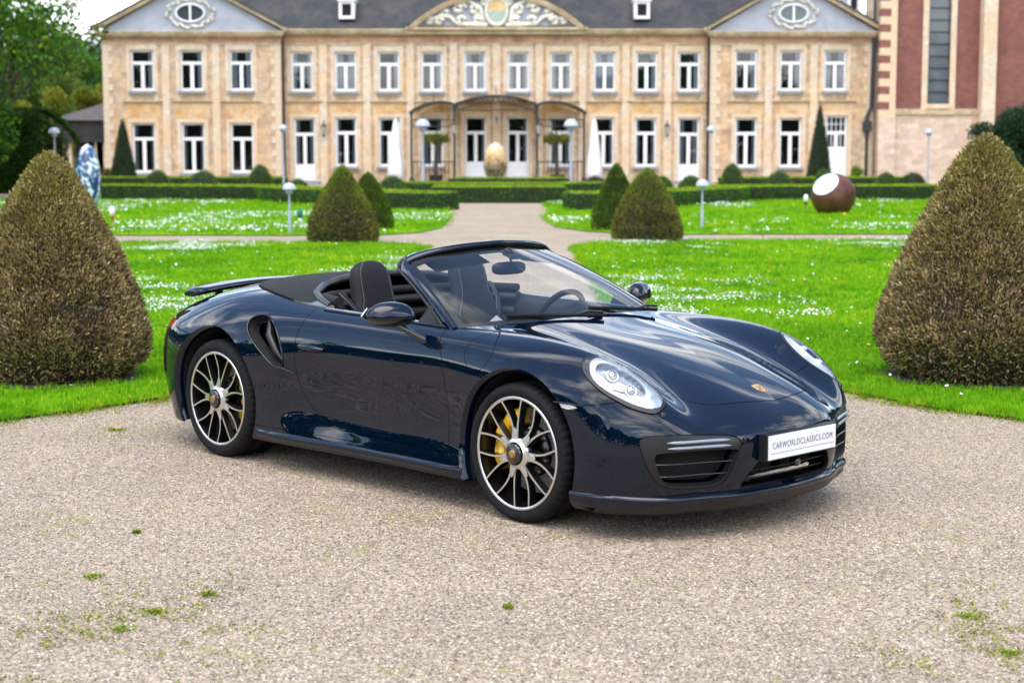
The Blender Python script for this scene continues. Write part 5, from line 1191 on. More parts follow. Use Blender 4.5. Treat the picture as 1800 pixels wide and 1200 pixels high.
MOUTH = smooth_poly([(.0,.222),(.2,.222),(.31,.224),(.337,.236),(.318,.287),(.262,.345),(.20,.365),(.0,.368),(-.2,.365),(-.262,.345),(-.318,.287),(-.337,.236),(-.31,.224),(-.2,.222)])
mouthf = field(MOUTH, 'x', lambda P: P[:, 0] > 1.8)
mouth, half = half.cut(mouthf)
MARK = np.array([(1.494,.611),(1.585,.609),(1.662,.606),(1.640,.598),(1.575,.584),(1.506,.596)])
markf = field(MARK, 'y', lambda P: (P[:, 1] > .6))
mark, half = half.cut(markf, .002)
DOOR = smooth_poly([(-.468,1.05),(-.467,.89),(-.470,.82),(-.483,.73),(-.470,.577),(-.425,.455),(-.32,.357),(-.23,.306),(-.10,.285),(.27,.279),(.725,.270),(.738,.275),(.740,.30),(.727,.573),(.70,.72),(.62,.868),(.60,1.05),(.1,1.1)])
doorf = field(DOOR, 'y', lambda P: P[:, 1] > .5)
door, half = half.cut(doorf, G)
BUMP = np.array([(1.2,.6125),(1.674,.6135),(1.734,.622),(1.80,.632),(1.834,.648),(1.842,.66),(1.90,1.0),(2.6,1.0),(2.6,0),(1.2,0)])
bumper, half = half.cut(field(BUMP, 'y', lambda P: P[:, 0] > 1.2), G*.8)
RBUMP = np.array([(-1.2,.69),(-1.40,.69),(-1.66,.722),(-1.70,.765),(-2.6,.775),(-2.6,0),(-1.2,0)])
rbump, half = half.cut(field(RBUMP, 'y', lambda P: P[:, 0] < -1.2), G)
TAILL = smooth_poly([(-1.735,.735),(-1.80,.70),(-2.2,.69),(-2.5,.70),(-2.5,.765),(-1.80,.765)])
taill, rbump = rbump.cut(field(TAILL, 'y', lambda P: P[:, 0] < -1.5), .003)
VENT = smooth_poly([(-.868,.842),(-.912,.815),(-.900,.765),(-.83,.705),(-.745,.645),(-.665,.593),(-.600,.575),(-.572,.60),(-.588,.68),(-.640,.765),(-.715,.822),(-.79,.848)])
ventf = field(VENT, 'y', lambda P: P[:, 1] > .5)
vent, half = half.split(ventf(half.P))
sillf = lambda P: np.where((np.abs(P[:, 0]) < .95), P[:, 2]-.238, .3)
sill, half = half.cut(sillf, .003)
front, rear = half.cut(lambda P: -(P[:, 0]-.1))                                      # fenders ahead of the doors, haunches behind
deckf = field(smooth_poly([(-1.44,.0),(-1.44,.30),(-1.45,.47),(-1.62,.52),(-1.85,.54),(-2.04,.52),(-2.12,.3),(-2.14,0),(-2.12,-.3),(-1.9,-.5),(-1.5,-.5)]), 'z', lambda P: P[:, 2] > .7)
deck, rear = rear.cut(deckf, G)
both = lambda S: join([S, S.mirrored()])
# ---- panels
surf_obj('hood', both(hood), PAINT, edge=GAPM, depth=.02)
surf_obj('front_bumper', both(bumper), PAINT, edge=GAPM, depth=.02)
surf_obj('rear_bumper', both(rbump), PAINT, edge=GAPM, depth=.02)
if deck: surf_obj('engine_lid', both(deck), PAINT, edge=GAPM, depth=.02)
surf_obj('tail_lamp', both(taill), REDL, depth=.01)
fuel_f = lambda P: np.hypot((P[:, 0]-.945)*1.0, (P[:, 2]-.792)*1.05)-.093
for s in (-1, 1):
    side = (lambda S: S.mirrored()) if s < 0 else (lambda S: S)
    fr = front
    if s < 0:
        flap, fr = front.cut(lambda P: np.where(P[:, 1] > .6, fuel_f(P), .3), .003)
        surf_obj('fuel_flap', side(flap), PAINT, edge=GAPM)
    surf_obj('front_fender', side(fr), PAINT, edge=GAPM, depth=.03)
    surf_obj('rear_fender', side(rear), PAINT, edge=GAPM, depth=.03)
    d = surf_obj('door', side(door), PAINT, edge=GAPM, depth=.02)
    surf_obj('sill', side(sill), PAINT, edge=GAPM)
    mk = surf_obj('side_marker', side(mark.offset(-.002)), pmat('marker_lens', (.50, .50, .48), .15, coat=1), depth=.008)
    MB().tube([on_y(x, z, s)+np.array([0, s*.0005, 0]) for x, z in [(1.492,.613),(1.58,.613),(1.66,.609)]], .004, 6).obj('marker_trim', [BLK], mk)
    # haunch air intake: painted lip, dark duct with a guide vane
    rim, inner = vent.split(ventf(vent.P)+.012)
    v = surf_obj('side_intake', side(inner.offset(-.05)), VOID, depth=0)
    m = MB(); Eb = smooth_poly([(-.868,.842),(-.912,.815),(-.900,.765),(-.83,.705),(-.745,.645),(-.665,.593),(-.600,.575),(-.572,.60),(-.588,.68),(-.640,.765),(-.715,.822),(-.79,.848)], 4)
    R0 = [on_y(x, z, s) for x, z in Eb]; ctr = Eb.mean(0)
    nrm = [body_n(np.array([[p[0], abs(p[1]), p[2]]]))[0]*[1, s, 1] for p in R0]
    R1 = [p-n*.055+np.array([.02, -s*.02, 0]) for p, n in zip(R0, nrm)]
    Rm = [p-n*.012 for p, n in zip(R0, nrm)]
    m.rings([R0, Rm], 0, cap=False); m.rings([Rm, R1], 1, cap=False)
    m.obj('duct', [PAINT, VOID], v)
    MB().tube([p+n*.001 for p, n in zip(R0+R0[:1], nrm+nrm[:1])], .0055, 6, cap=False).obj('intake_lip', [PAINT], v)
    MB().tube([on_y(x, z, s)-np.array([0, s*.045, 0]) for x, z in [(-.80,.83),(-.75,.74),(-.68,.66),(-.62,.61)]], [.012, .026, .024, .01], 8).obj('guide_vane', [BLK], v)
    # pointed blade at the foot of the intake
    bl = [on_y(x, z, s) for x, z in [(-.60,.577),(-.55,.572),(-.505,.562),(-.47,.557)]]
    MB().tube([p+np.array([0, s*.002, 0]) for p in bl], [.014, .013, .008, .002], 8, flat=.7).obj('intake_blade', [PAINT], CAR)
    # wheel arch: rolled lip and inner liner
    for (xc, zc, R, nm) in ((WF, ZF, RF, 'f'), (WR, ZR, RR, 'r')):
        ang = np.linspace(-27, 207, 70) if xc > 0 else np.linspace(-24, 206, 70)
        A, B, Cc, Dd = [], [], [], []
        for a in np.radians(ang):
            x, z = xc+R*math.cos(a), zc+R*math.sin(a)
            p = on_y(x, max(z, .16), s)
            p = np.array([x, p[1], z])
            rd = np.array([math.cos(a), 0, math.sin(a)])
            A.append(p); B.append(p-rd*.006+np.array([0, -s*.005, 0])); Cc.append(p-rd*.022+np.array([0, -s*.016, 0])); Dd.append(p-rd*.024+np.array([0, -s*.05, 0]))
        MB().rings([A, B, Cc, Dd], 0, True, False, False).obj('arch_lip', [PAINT], CAR)
        L0 = [np.array([p[0], p[1], p[2]]) for p in Dd]; L1 = [np.array([p[0], s*.50, p[2]]) for p in Dd]
        ml = MB().rings([L0, L1], 0, True, False, False)
        ml.add(L1+[np.array([xc, s*.50, zc])], [(i, i+1, len(L1)) for i in range(len(L1)-1)])
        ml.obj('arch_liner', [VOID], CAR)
# ---- nose: lower intakes
for s in (-1, 1):
    side = (lambda S: S.mirrored()) if s < 0 else (lambda S: S)
    mouth_in = smooth_poly([(.741,.400),(.71,.416),(.55,.420),(.40,.417),(.376,.408),(.392,.372),(.422,.290),(.451,.253),(.52,.244),(.655,.254),(.705,.277),(.728,.33)])
    hole, band = intake.split(field(mouth_in, 'x')(intake.P))
    b = surf_obj('front_intake', side(band.offset(-.006)), BLK, depth=.05, edge=VOID)
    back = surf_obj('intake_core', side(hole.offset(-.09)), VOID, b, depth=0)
    for zz in (.362, .306):
        ys = np.linspace(.39, .742, 12) if zz > .33 else np.linspace(.405, .725, 12)
        pts = [on_x(y, zz)+np.array([-.022, 0, 0]) for y in ys]
        pts = [np.array([p[0], s*p[1], p[2]]) for p in pts]
        MB().tube(pts, .006, 6, flat=.6).obj('slat', [GLOSSBLK], b)
    for zz, hh in ((.462, .0078), (.437, .0072)):
        ys = np.linspace(.415, .70, 14); pts = [on_x(y, zz) for y in ys]
        pts = [np.array([p[0]+.002, s*p[1], p[2]]) for p in pts]
        MB().tube(pts, [.001, hh*.8]+[hh]*10+[hh*.8, .001], 8).obj('daytime_light_bar', [DRLB], b)
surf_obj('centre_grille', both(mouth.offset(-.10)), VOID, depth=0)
gm = MB()
Mo = smooth_poly([(.0,.222),(.2,.222),(.31,.224),(.337,.236),(.318,.287),(.262,.345),(.20,.365),(.0,.368),(-.2,.365),(-.262,.345),(-.318,.287),(-.337,.236),(-.31,.224),(-.2,.222)], 4)
Ro = [on_x(y, z) for y, z in Mo]
gm.rings([Ro, [p+np.array([-.11, 0, 0]) for p in Ro]], 0, False, False); gr = gm.obj('grille_surround', [BLK], CAR)
for zz in (.300, .262):
    MB().tube([on_x(y, zz)+np.array([-.03, 0, 0]) for y in np.linspace(-.30, .30, 13)], .005, 6, flat=.7).obj('grille_slat', [BLK], gr)
sm_ = MB().lathe([(.0, .012), (.016, .012), (.022, .004), (.022, -.03)], 16, 'x', (2.165, .07, .300)); sm_.obj('radar_sensor', [GLOSSBLK], CAR)
for y in (-.335, .335):
    p = on_x(y, .455); MB().lathe([(0, .003), (.017, .003), (.019, -.002)], 16, 'x', tuple(p)).obj('parking_sensor', [PAINT], CAR)
# front lip: painted upper blade over a dark lower edge
lp, lo_ = [], []
ysl = np.linspace(-.87, .87, 65)
def lip_x(y, z=.2):
    return on_x(abs(y), z)[0]
sec = []
for y in ysl:
    x = lip_x(y); f = .030-.014*max(0, (abs(y)-.72)/.15)
    sec.append([(x-.07, y, .222), (x+.004, y, .216), (x+f*.8, y, .207), (x+f, y, .197), (x+f*.9, y, .187), (x+f*.55, y, .176)])
MB().rings(sec, 0, True, False, False).obj('front_lip', [PAINT], CAR)
sec2 = [[(r[5][0], r[5][1], .1755), (r[5][0]-.006, r[5][1], .150), (r[5][0]-.03, r[5][1], .128), (r[5][0]-.12, r[5][1], .122)] for r in sec]
MB().rings(sec2, 0, True, False, False).obj('lip_edge', [BLK], CAR)
# side of the lip running back to the wheel arch
for s in (-1, 1):
    R = []
    for x in np.linspace(1.86, 1.595, 10):
        p = on_y(x, .2, s)
        R.append([(x, p[1]-s*.02, .218), (x, p[1]+s*.004, .212), (x, p[1]+s*.010, .198), (x, p[1]+s*.004, .176), (x, p[1]-s*.006, .150), (x, p[1]-s*.03, .128)])
    MB().rings(R, 0, True, False, False).obj('lip_side', [PAINT], CAR)
# sill blade
for s in (-1, 1):
    R = []
    for x in np.linspace(-.80, .86, 30):
        p = on_y(x, .215, s); o = .020*min(1, (x+.82)*6, (.88-x)*6)
        R.append([(x, p[1]-s*.01, .222), (x, p[1]+s*o, .210), (x, p[1]+s*o*1.05, .196), (x, p[1]+s*o*.7, .178), (x, p[1]-s*.02, .150), (x, p[1]-s*.10, .146)])
    MB().rings(R, 0, True, False, False).obj('sill_blade', [PAINT], CAR)
MB().box((-1.70, -.62, .15), (1.75, .70, .165)).box((-1.5, -.5, .13), (1.6, .5, .1495)).obj('underbody', [VOID], CAR)
# number plate
pl = MB().box((2.2, -.27, .352), (2.246, .27, .474)).obj('plate_holder', [BLK], CAR)
pc = MB().box((2.246, -.26, .358), (2.2505, .26, .469)).obj('number_plate', [WHITEP], pl)
def text(name, s, size, mat, parent, loc, rot, sx=1.0, ext=.0006, align='CENTER', space=1.):
    cu = bpy.data.curves.new(name, 'FONT'); cu.body = s; cu.size = size; cu.extrude = ext; cu.align_x = align; cu.align_y = 'CENTER'; cu.space_character = space
    t = bpy.data.objects.new(name, cu); COL.objects.link(t); bpy.context.view_layer.update()
    me = bpy.data.meshes.new_from_object(t.evaluated_get(bpy.context.evaluated_depsgraph_get())); bpy.data.objects.remove(t)
    me.materials.clear(); me.materials.append(mat)
    o = link(name, me, parent, loc, rot); o.scale = (sx, 1, 1); return o
text('plate_lettering', 'CARWORLDCLASSICS.COM', .042, INK, pl, (2.2512, 0, .419), (math.pi/2, 0, math.pi/2), .80, .0003, space=1.16)
MB().box((2.2505, -.245, .3835), (2.2511, .245, .3855)).obj('plate_rule', [INK], pl)
# hood crest
def crest(parent, c, n, up, w, h, sub='crest'):
    n = Vector(n).normalized(); up = (Vector(up)-n*Vector(up).dot(n)).normalized(); r = up.cross(n).normalized(); c = Vector(c)
    P2 = lambda u, v, d: c+r*(u*w)+up*(v*h)+n*d
    out = [(-.5,.46),(-.2,.5),(.2,.5),(.5,.46),(.5,.05),(.42,-.22),(.2,-.42),(0,-.5),(-.2,-.42),(-.42,-.22),(-.5,.05)]
    m = MB(); a = [P2(u, v, .0035) for u, v in out]; b = [P2(u*1.04, v*1.04, 0) for u, v in out]
    m.rings([b, a], 0, False, True)
    q = lambda L, d, mt: m.add([P2(u, v, d) for u, v in L], [tuple(range(len(L)))], mt)
    for i in range(3):      # striped quarters
        q([(.06, .10+.07*i*1.2), (.44, .10+.07*i*1.2), (.44, .14+.07*i*1.2), (.06, .14+.07*i*1.2)], .0039, 1 if i != 1 else 2)
        q([(-.44+.03*i, -.28+.08*i), (-.08, -.28+.08*i), (-.08, -.235+.08*i), (-.44+.03*i, -.235+.08*i)], .0039, 1 if i != 1 else 2)
    q([(-.40,.12),(-.1,.16),(-.1,.2),(-.42,.18)], .0039, 2); q([(.08,-.1),(.4,-.06),(.38,-.12),(.08,-.16)], .0039, 2)
    q([(-.13,.12),(.13,.12),(.14,-.06),(0,-.18),(-.14,-.06)], .0043, 0)
    q([(-.04,.08),(.05,.09),(.07,-.02),(.02,-.12),(-.05,-.06)], .0047, 2)
    return m.obj(sub, [GOLD, REDE, GLOSSBLK], parent)
p = on_z(1.994, .0); n = body_n(p[None])[0]
crest(CAR, p, n, (-1, 0, .3), .052, .068, 'hood_crest')
# headlamps
for s in (-1, 1):
    side = (lambda S: S.mirrored()) if s < 0 else (lambda S: S)
    hs = headf(head.P)
    gask, inner = head.split(-(hs+.011)); lens = inner
    rearband = None
    h0 = surf_obj('headlight', side(gask.offset(.001)), BLK, depth=.03)
    LG = field(smooth_poly([(1.632,.796),(1.604,.761),(1.604,.715),(1.632,.672),(1.69,.637),(1.755,.616),(1.815,.608),(1.873,.612),(1.918,.626),(1.945,.648),(1.953,.684),(1.913,.740),(1.845,.783),(1.773,.808),(1.707,.815),(1.664,.810)]), 'z')
    clear, dark = lens.split(LG(lens.P))
    surf_obj('lamp_shoulder', side(dark), GLOSSBLK, h0, depth=.02)
    surf_obj('lamp_lens', side(clear), LENS, h0, depth=.0)
    dd = LG(clear.P)
    RO = field(smooth_poly([(1.639,.793),(1.616,.761),(1.621,.722),(1.655,.685),(1.72,.655),(1.79,.640),(1.855,.645),(1.898,.668),(1.914,.703),(1.898,.744),(1.857,.773),(1.80,.798),(1.733,.811),(1.674,.808)]), 'z')
    RI = field(smooth_poly([(1.655,.786),(1.636,.755),(1.648,.727),(1.68,.703),(1.735,.680),(1.80,.664),(1.85,.668),(1.882,.687),(1.893,.715),(1.867,.757),(1.822,.782),(1.765,.799),(1.712,.802),(1.673,.795)]), 'z')
    ring, outer = clear.split(RO(clear.P)); rest, ring2 = ring.split(RI(ring.P))
    surf_obj('light_ring', side(ring2.offset(-.010)), DRL, h0, depth=.012)
    surf_obj('lamp_edge', side(outer.offset(-.006)), REFL, h0, depth=.01)
    bowl = Surf(rest.P-rest.N*(.018+.028*np.clip(-RI(rest.P)/.03, 0, 1))[:, None], rest.N, rest.T)
    surf_obj('lamp_bowl', side(bowl), BOWL, h0, depth=0)
    for (x, y, r) in ((1.725,.745,.025),(1.832,.735,.025)):
        q = on_z(x, y); nn = body_n(q[None])[0]; q = q-nn*.030
        cq = Vector((q[0], s*q[1], q[2])); nv = Vector((nn[0]*.9+.4, s*nn[1]*.8, nn[2]*.6)).normalized()
        m = MB(); rr = []
        for (pr, ph) in ((r*1.25, -.012), (r*1.25, .004), (r*1.05, .006), (r, .004), (r*.85, .013), (r*.5, .020), (r*.05, .0225)):
            t1 = nv.orthogonal().normalized(); t2 = nv.cross(t1)
            rr.append([cq+nv*ph+t1*(pr*math.cos(a))+t2*(pr*math.sin(a)) for a in np.linspace(0, 2*math.pi, 20, endpoint=False)])
        m.rings(rr[:4], 0); m.rings(rr[3:], 1); m.obj('projector', [CHR, GLOSSBLK if False else CHR], h0)
    # shaped reflector shelves between the projectors
    for (x, y, w) in ((1.692,.752,.05),(1.802,.762,.055),(1.766,.786,.03)):
        q = on_z(x, y); nn = body_n(q[None])[0]
        a = np.array([q[0], s*q[1], q[2]]); n3 = nn*[1, s, 1]
        R = []
        for dx, dy in ((-.02, w*.35), (.0, w*.15), (.012, -w*.15), (.02, -w*.4)):
            b = on_z(x+dx, y+dy); bn_ = body_n(b[None])[0]; b = b-bn_*.024; R.append(np.array([b[0], s*b[1], b[2]]))
        MB().tube(R, [.004, .010, .010, .004], 6, flat=.5).obj('reflector_fin', [DRL], h0)
    q = on_z(1.978, .684); MB().lathe([(0,.012),(.011,.008),(.012,-.01)], 10, 'z', (q[0], s*q[1], q[2]+.002)).obj('washer_nozzle', [BLK], CAR)
# ---- soft top cover, cabin
surf_obj('soft_top_cover', both(soft.offset(.010)), FABRIC, depth=.03)
DASHG = pmat('deck_trim', (.02, .021, .024), .38)
# rear rim of the cockpit: rolled edge and stacked folds of the stowed roof
def cock_pts(z, inset, n=25):
    base = np.array([(-.40,-.70),(-.55,-.655),(-.66,-.60),(-.74,-.48),(-.775,-.35),(-.79,-.15),(-.795,0),(-.79,.15),(-.775,.35),(-.74,.48),(-.66,.60),(-.55,.655),(-.40,.70)])
    return [(x+inset, y*(1-inset*.6), z) for x, y in base]
MB().tube([(x, y, on_z(x, abs(y))[2]+.004) for x, y, z in cock_pts(0, 0.0)], .022, 8).obj('cockpit_rim', [DASHG], CAR)
for z, i, r in ((.945, .05, .030), (.885, .06, .040), (.80, .05, .05)):
    MB().tube(cock_pts(z, i), r, 10, flat=.8).obj('roof_fold', [FABRIC if r < .035 else DASHM], CAR)
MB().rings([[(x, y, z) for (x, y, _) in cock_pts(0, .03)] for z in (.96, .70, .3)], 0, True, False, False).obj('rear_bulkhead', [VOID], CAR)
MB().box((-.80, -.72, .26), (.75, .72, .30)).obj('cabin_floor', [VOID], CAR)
# grey flaps at the ends of the cover, beside the seats
for s in (-1, 1):
    V = []
    for (x, y) in ((-.72,.712),(-.60,.69),(-.50,.655),(-.42,.675),(-.36,.705),(-.37,.728),(-.55,.728)):
        V.append((x, s*y, on_z(x, y)[2]+.008))
    V2 = [(a, b, c-.012) for a, b, c in V]
    MB().rings([V2, V], 0, False, True).obj('hinge_flap', [pmat('flap_grey', (.10, .105, .115), .28, coat=.6) if s < 0 else bpy.data.materials['flap_grey']], CAR)
# beltline rails along the door tops and the inner door cards
for s in (-1, 1):
    xs = np.linspace(-.40, .60, 14)
    MB().tube([(x, s*.742, on_z(x, .742)[2]+.002) for x in xs], .010, 8, flat=.7).obj('belt_rail', [BLK], CAR)
    MB().tube([(x, s*.722, on_z(x, .73)[2]+.001) for x in xs], .011, 8, flat=.7).obj('belt_trim', [ALU], CAR)
    R = []
    for x in np.linspace(-.45, .66, 12):
        zt = on_z(x, .72)[2]
        R.append([(x, s*.722, zt-.004), (x, s*.690, zt-.01), (x, s*.655, zt-.05), (x, s*.65, zt-.13), (x, s*.63, zt-.20), (x, s*.60, zt-.24), (x, s*.64, zt-.28), (x, s*.64, .32)])
    dc = MB().rings(R, 0, True, False, False).obj('door_card', [DASHM], CAR)
    MB().tube([(x, s*.628, .70) for x in np.linspace(-.1, .5, 8)], .022, 8, flat=.6).obj('armrest', [LEATH], dc)
    MB().tube([(-.02, s*.63, .79), (.1, s*.615, .80), (.22, s*.615, .81), (.34, s*.63, .82)], .012, 8).obj('pull_handle', [ALU], dc)
# seats
def seat(y0, steer):
    st = link('seat', None, CAR, (-.28, y0, 0))
    def oval(c, hw, hd, ex=2.6, n=20, tilt=0.):
        out = []
        for k in range(n):
            a = 2*math.pi*k/n; cx, sy = math.cos(a), math.sin(a)
            u = math.copysign(abs(cx)**(2/ex), cx)*hw; v = math.copysign(abs(sy)**(2/ex), sy)*hd
            out.append((c[0]+v*math.cos(tilt), u, c[2]+v*math.sin(tilt)))
        return out
    R = []
    # backrest with integral head rest, leaning back: (distance up, half width, half depth)
    prof = [(.0,.235,.05),(.10,.255,.085),(.22,.262,.085),(.34,.255,.075),(.43,.225,.068),(.50,.172,.062),(.56,.142,.058),(.63,.138,.056),(.70,.134,.054),(.745,.118,.050),(.775,.085,.040),(.79,.04,.02)]
    for d, hw, hd in prof:
        R.append(oval((-.02-.24*d, 0, .38+.965*d), hw, hd, 2.8, 24, .24))
    MB().rings(R).obj('backrest', [LEATH], st)
    # softer centre panel, side bolsters
    P = []
    for d, hw in ((.06,.13),(.15,.15),(.3,.15),(.4,.13),(.47,.10)):
        P.append([(-.02-.24*d+.088+(0.006 if abs(u) < .9 else -.012), u*hw, .38+.965*d) for u in (-1, -.6, 0, .6, 1)])
    MB().rings(P, 0, True, False, False).obj('centre_panel', [ALCAN], st)
    for s in (-1, 1):
        MB().tube([(.04-.24*d, s*w, .38+.965*d) for d, w in ((.0,.21),(.12,.225),(.24,.225),(.34,.205),(.42,.17))], [.03,.05,.05,.04,.015], 8).obj('side_bolster', [LEATH], st)
        pts = []
        for d, hw, hd in prof[4:]:
            pts.append((-.02-.24*d+hd*.80, s*hw*.74, .38+.965*d+hd*.2))
        MB().tube(pts, .0018, 5).obj('seam', [STITCH], st)
        MB().tube([(-.02-.24*d-hd*.5, s*hw*.90, .38+.965*d) for d, hw, hd in prof[4:]], .0018, 5).obj('seam', [STITCH], st)
    MB().rings([oval((.24, 0, .34), .2, .02), oval((.24, 0, .36), .25, .26), oval((.24, 0, .42), .26, .28), oval((.24, 0, .455), .22, .25), oval((.24, 0, .46), .05, .05)]).obj('cushion', [LEATH], st)
    sd = -1 if y0 < 0 else 1
    MB().tube([(-.20, sd*.20, .98), (-.10, sd*.175, .90), (-.03, sd*.12, .72), (.06, sd*.02, .54), (.12, -sd*.16, .47)], .022, 6, flat=.12, up=(1, 0, .4)).obj('seat_belt', [BLK], st)
    for d in (.10, .18, .26, .34):
        MB().tube([(-.02-.24*d+.096, -.12, .38+.965*d), (-.02-.24*d+.100, 0, .38+.965*d), (-.02-.24*d+.096, .12, .38+.965*d)], .003, 5).obj('seam', [LEATH], st)
    return st
seat(-.37, False); seat(.37, True)
# dashboard lofted across the car
R = []
for y in np.linspace(-.70, .70, 21):
    k = abs(y)/.70; xb = .90-.19*k**2.4; zt = .868-.012*k
    b = math.exp(-((y-.37)/.17)**4)
    R.append([(xb-.02, y, zt-.02), (xb-.10, y, zt), (xb-.24, y, zt+.008+.035*b), (xb-.36+.02*k, y, zt-.004+.052*b), (xb-.42+.03*k, y, zt-.035+.02*b), (xb-.40, y, zt-.12), (xb-.36, y, zt-.22), (xb-.36, y, .40)])
MB().rings(R, 0, True, False, False).obj('dashboard', [DASHM], CAR)
bn = MB(); 
RB = []
for t_ in np.linspace(0, 1, 9):
    x = .64-.17*t_; RB.append([(x, .37+.20*math.cos(a)*(1-.1*(1-t_)), .845+.085*math.sin(a)*(.75+.25*t_)) for a in np.linspace(0, math.pi, 13)])
bn.rings(RB, 0, True, False, False).obj('instrument_hood', [DASHM], CAR)
MB().box((-.3, -.10, .30), (.52, .10, .50)).obj('centre_console', [DASHM], CAR)
# steering wheel
swm = MB(); cst = Vector((.30, .37, .815)); ax = Vector((-.90, 0, .42)).normalized(); e1 = Vector((0, 1, 0)); e2 = ax.cross(e1).normalized()
if e2.z < 0: e2 = -e2
ring = [cst+e1*(.182*math.cos(a))+e2*(.182*math.sin(a)) for a in np.linspace(0, 2*math.pi, 41)]
sw = swm.tube(ring, .0165, 10, cap=False).obj('steering_wheel', [LEATH], CAR)
m = MB(); m.lathe([(.001,.0),(.06,.0),(.066,-.02),(.05,-.06)], 16, 'z')
hub = m.obj('hub', [DASHM], sw, loc=cst-ax*.03); hub.rotation_euler = ax.to_track_quat('Z', 'Y').to_euler()
for a in (0, math.pi, -math.pi/2):
    MB().tube([cst-ax*.03+e1*(.05*math.cos(a))+e2*(.05*math.sin(a)), cst+e1*(.175*math.cos(a))+e2*(.175*math.sin(a))], [.02, .014], 8, flat=.5).obj('spoke', [ALU], sw)
MB().tube([cst-ax*.06, Vector((.62, .37, .66))], .035, 10).obj('steering_column', [DASHM], sw)
# ---- windscreen
def bez(a, b, c, n):
    a, b, c = Vector(a), Vector(b), Vector(c); return [a*(1-t)**2+b*(2*t*(1-t))+c*t*t for t in np.linspace(0, 1, n)]
base_r = [(.625,-.742,.868),(.735,-.69,.880),(.835,-.55,.893),(.905,-.28,.902),(.925,0,.905)]
nB = 41
def resample(P, n):
    P = np.array(P, float); d = np.r_[0, np.cumsum(np.linalg.norm(np.diff(P, axis=0), axis=1))]; w = cardinal(d)
    return [Vector(v) for v in w(np.linspace(0, d[-1], n))@P]
base = resample(base_r+[(x, -y, z) for x, y, z in base_r[-2::-1]], nB)
top_r = [(.015,-.565,1.163),(.085,-.47,1.204),(.15,-.30,1.232),(.185,-.14,1.244),(.196,0,1.248)]
head_l = resample(top_r+[(x, -y, z) for x, y, z in top_r[-2::-1]], nB)
def scr(i, v, bow=.035):
    b, t_ = base[i], head_l[i]; p = b.lerp(t_, v); n = Vector((.55, p.y*.35, .75)).normalized(); return p+n*(bow*4*v*(1-v)*.6)
G_ = [[scr(i, v) for i in range(nB)] for v in np.linspace(.0, .985, 17)]
gl = MB().rings(G_, 0, True, False, False).obj('windscreen', [GLASS], CAR)
fr = [[scr(i, v)-Vector((.0025, 0, .0025)) for i in range(nB)] for v in np.linspace(0, .985, 33)]
mb = MB(); V = [p for r in fr for p in r]; F = []
for a in range(32):
    for i in range(nB-1):
        d = min(i, nB-2-i); 
        if d < 2 or a < 2 or a >= 29 or (a >= 25 and 18 <= i <= 21): F.append((a*nB+i, a*nB+i+1, (a+1)*nB+i+1, (a+1)*nB+i))
mb.add(V, F, 0, True).obj('glass_border', [BLK], gl)
# frame: right pillar, header, left pillar as one swept hoop
path = [scr(0, v) for v in np.linspace(-.02, .90, 12)]
hp = resample([scr(0, .86), scr(0, .93)+Vector((.0, .012, .0)), scr(1, .985)+Vector((0, .01, .008)), head_l[3]+Vector((-.005, 0, .006)), head_l[6]+Vector((-.005, 0, .008)), head_l[12]+Vector((-.005, 0, .009)), head_l[20]+Vector((-.005, 0, .009))], 26)
rt = [scr(0, v) for v in np.linspace(-.03, .84, 14)]+hp[1:]
full = rt+[Vector((p.x, -p.y, p.z)) for p in rt[-2::-1]]
hw = MB(); RR_ = []
for i, p in enumerate(full):
    d = (full[min(i+1, len(full)-1)]-full[max(i-1, 0)]).normalized()
    out = Vector((-.25, p.y*1.6, .45)).normalized(); out = (out-d*out.dot(d)).normalized(); sd = d.cross(out).normalized()
    k = min(1, abs(i-len(full)/2)/(len(full)/2)); w = .036-.004*(1-k); h = .020
    prof = [(-1, -.4), (-1.02, .25), (-.75, .85), (0, 1.05), (.75, .85), (1.02, .25), (1, -.4), (.4, -.9), (-.4, -.9)]
    RR_.append([p-out*.006+sd*(u*w)+out*(v*h) for u, v in prof])
hoop = hw.rings(RR_).obj('windscreen_frame', [PAINT], CAR)
for s in (-1, 1):      # black weather seals behind the pillars
    P = [Vector((p.x-.040, s*abs(p.y)+s*.002, p.z-.004)) for p in rt[:22]]
    MB().tube(P, .011, 8).obj('pillar_seal', [BLK], hoop)
    V = [(.36, s*.735, .885), (.60, s*.735, .872), (.46, s*.70, .985), (.44, s*.705, .985)]
    V2 = [(a, b-s*.012, c) for a, b, c in V]
    MB().rings([V, V2], 0, False, True).obj('quarter_panel', [BLK], CAR)
for s in (-1, 1):     # sun visors under the header
    MB().rings([[(x, s*y, z) for x, y, z in ((.12,.12,1.215),(.07,.46,1.178))], [(x, s*y, z) for x, y, z in ((.26,.12,1.16),(.20,.46,1.12))]], 0, False, False, False).obj('sun_visor', [DASHM], CAR)
MB().rings([[(head_l[i].x+dx, head_l[i].y*(1-.02), head_l[i].z+dz) for i in range(2, nB-2)] for dx, dz in ((.0, -.004), (-.05, -.012), (-.045, -.03), (.03, -.04), (.05, -.036))], 0, True, False, False).obj('header_lining', [DASHM], CAR)
rv = MB(); R = []
for x, k in ((.30, .3), (.292, .95), (.275, 1.), (.262, .96), (.258, .9)):
    R.append([(x, .12*k*math.copysign(abs(math.cos(a))**.6, math.cos(a)), 1.125+.036*k*math.copysign(abs(math.sin(a))**.7, math.sin(a))) for a in np.linspace(0, 2*math.pi, 24, endpoint=False)])
r_ = rv.rings(R).obj('rear_view_mirror', [DASHM], CAR)
MB().tube([(.29, 0, 1.15), (.30, 0, 1.19), (.26, 0, 1.215)], [.012, .02, .03], 8).obj('mirror_stalk', [DASHM], r_)
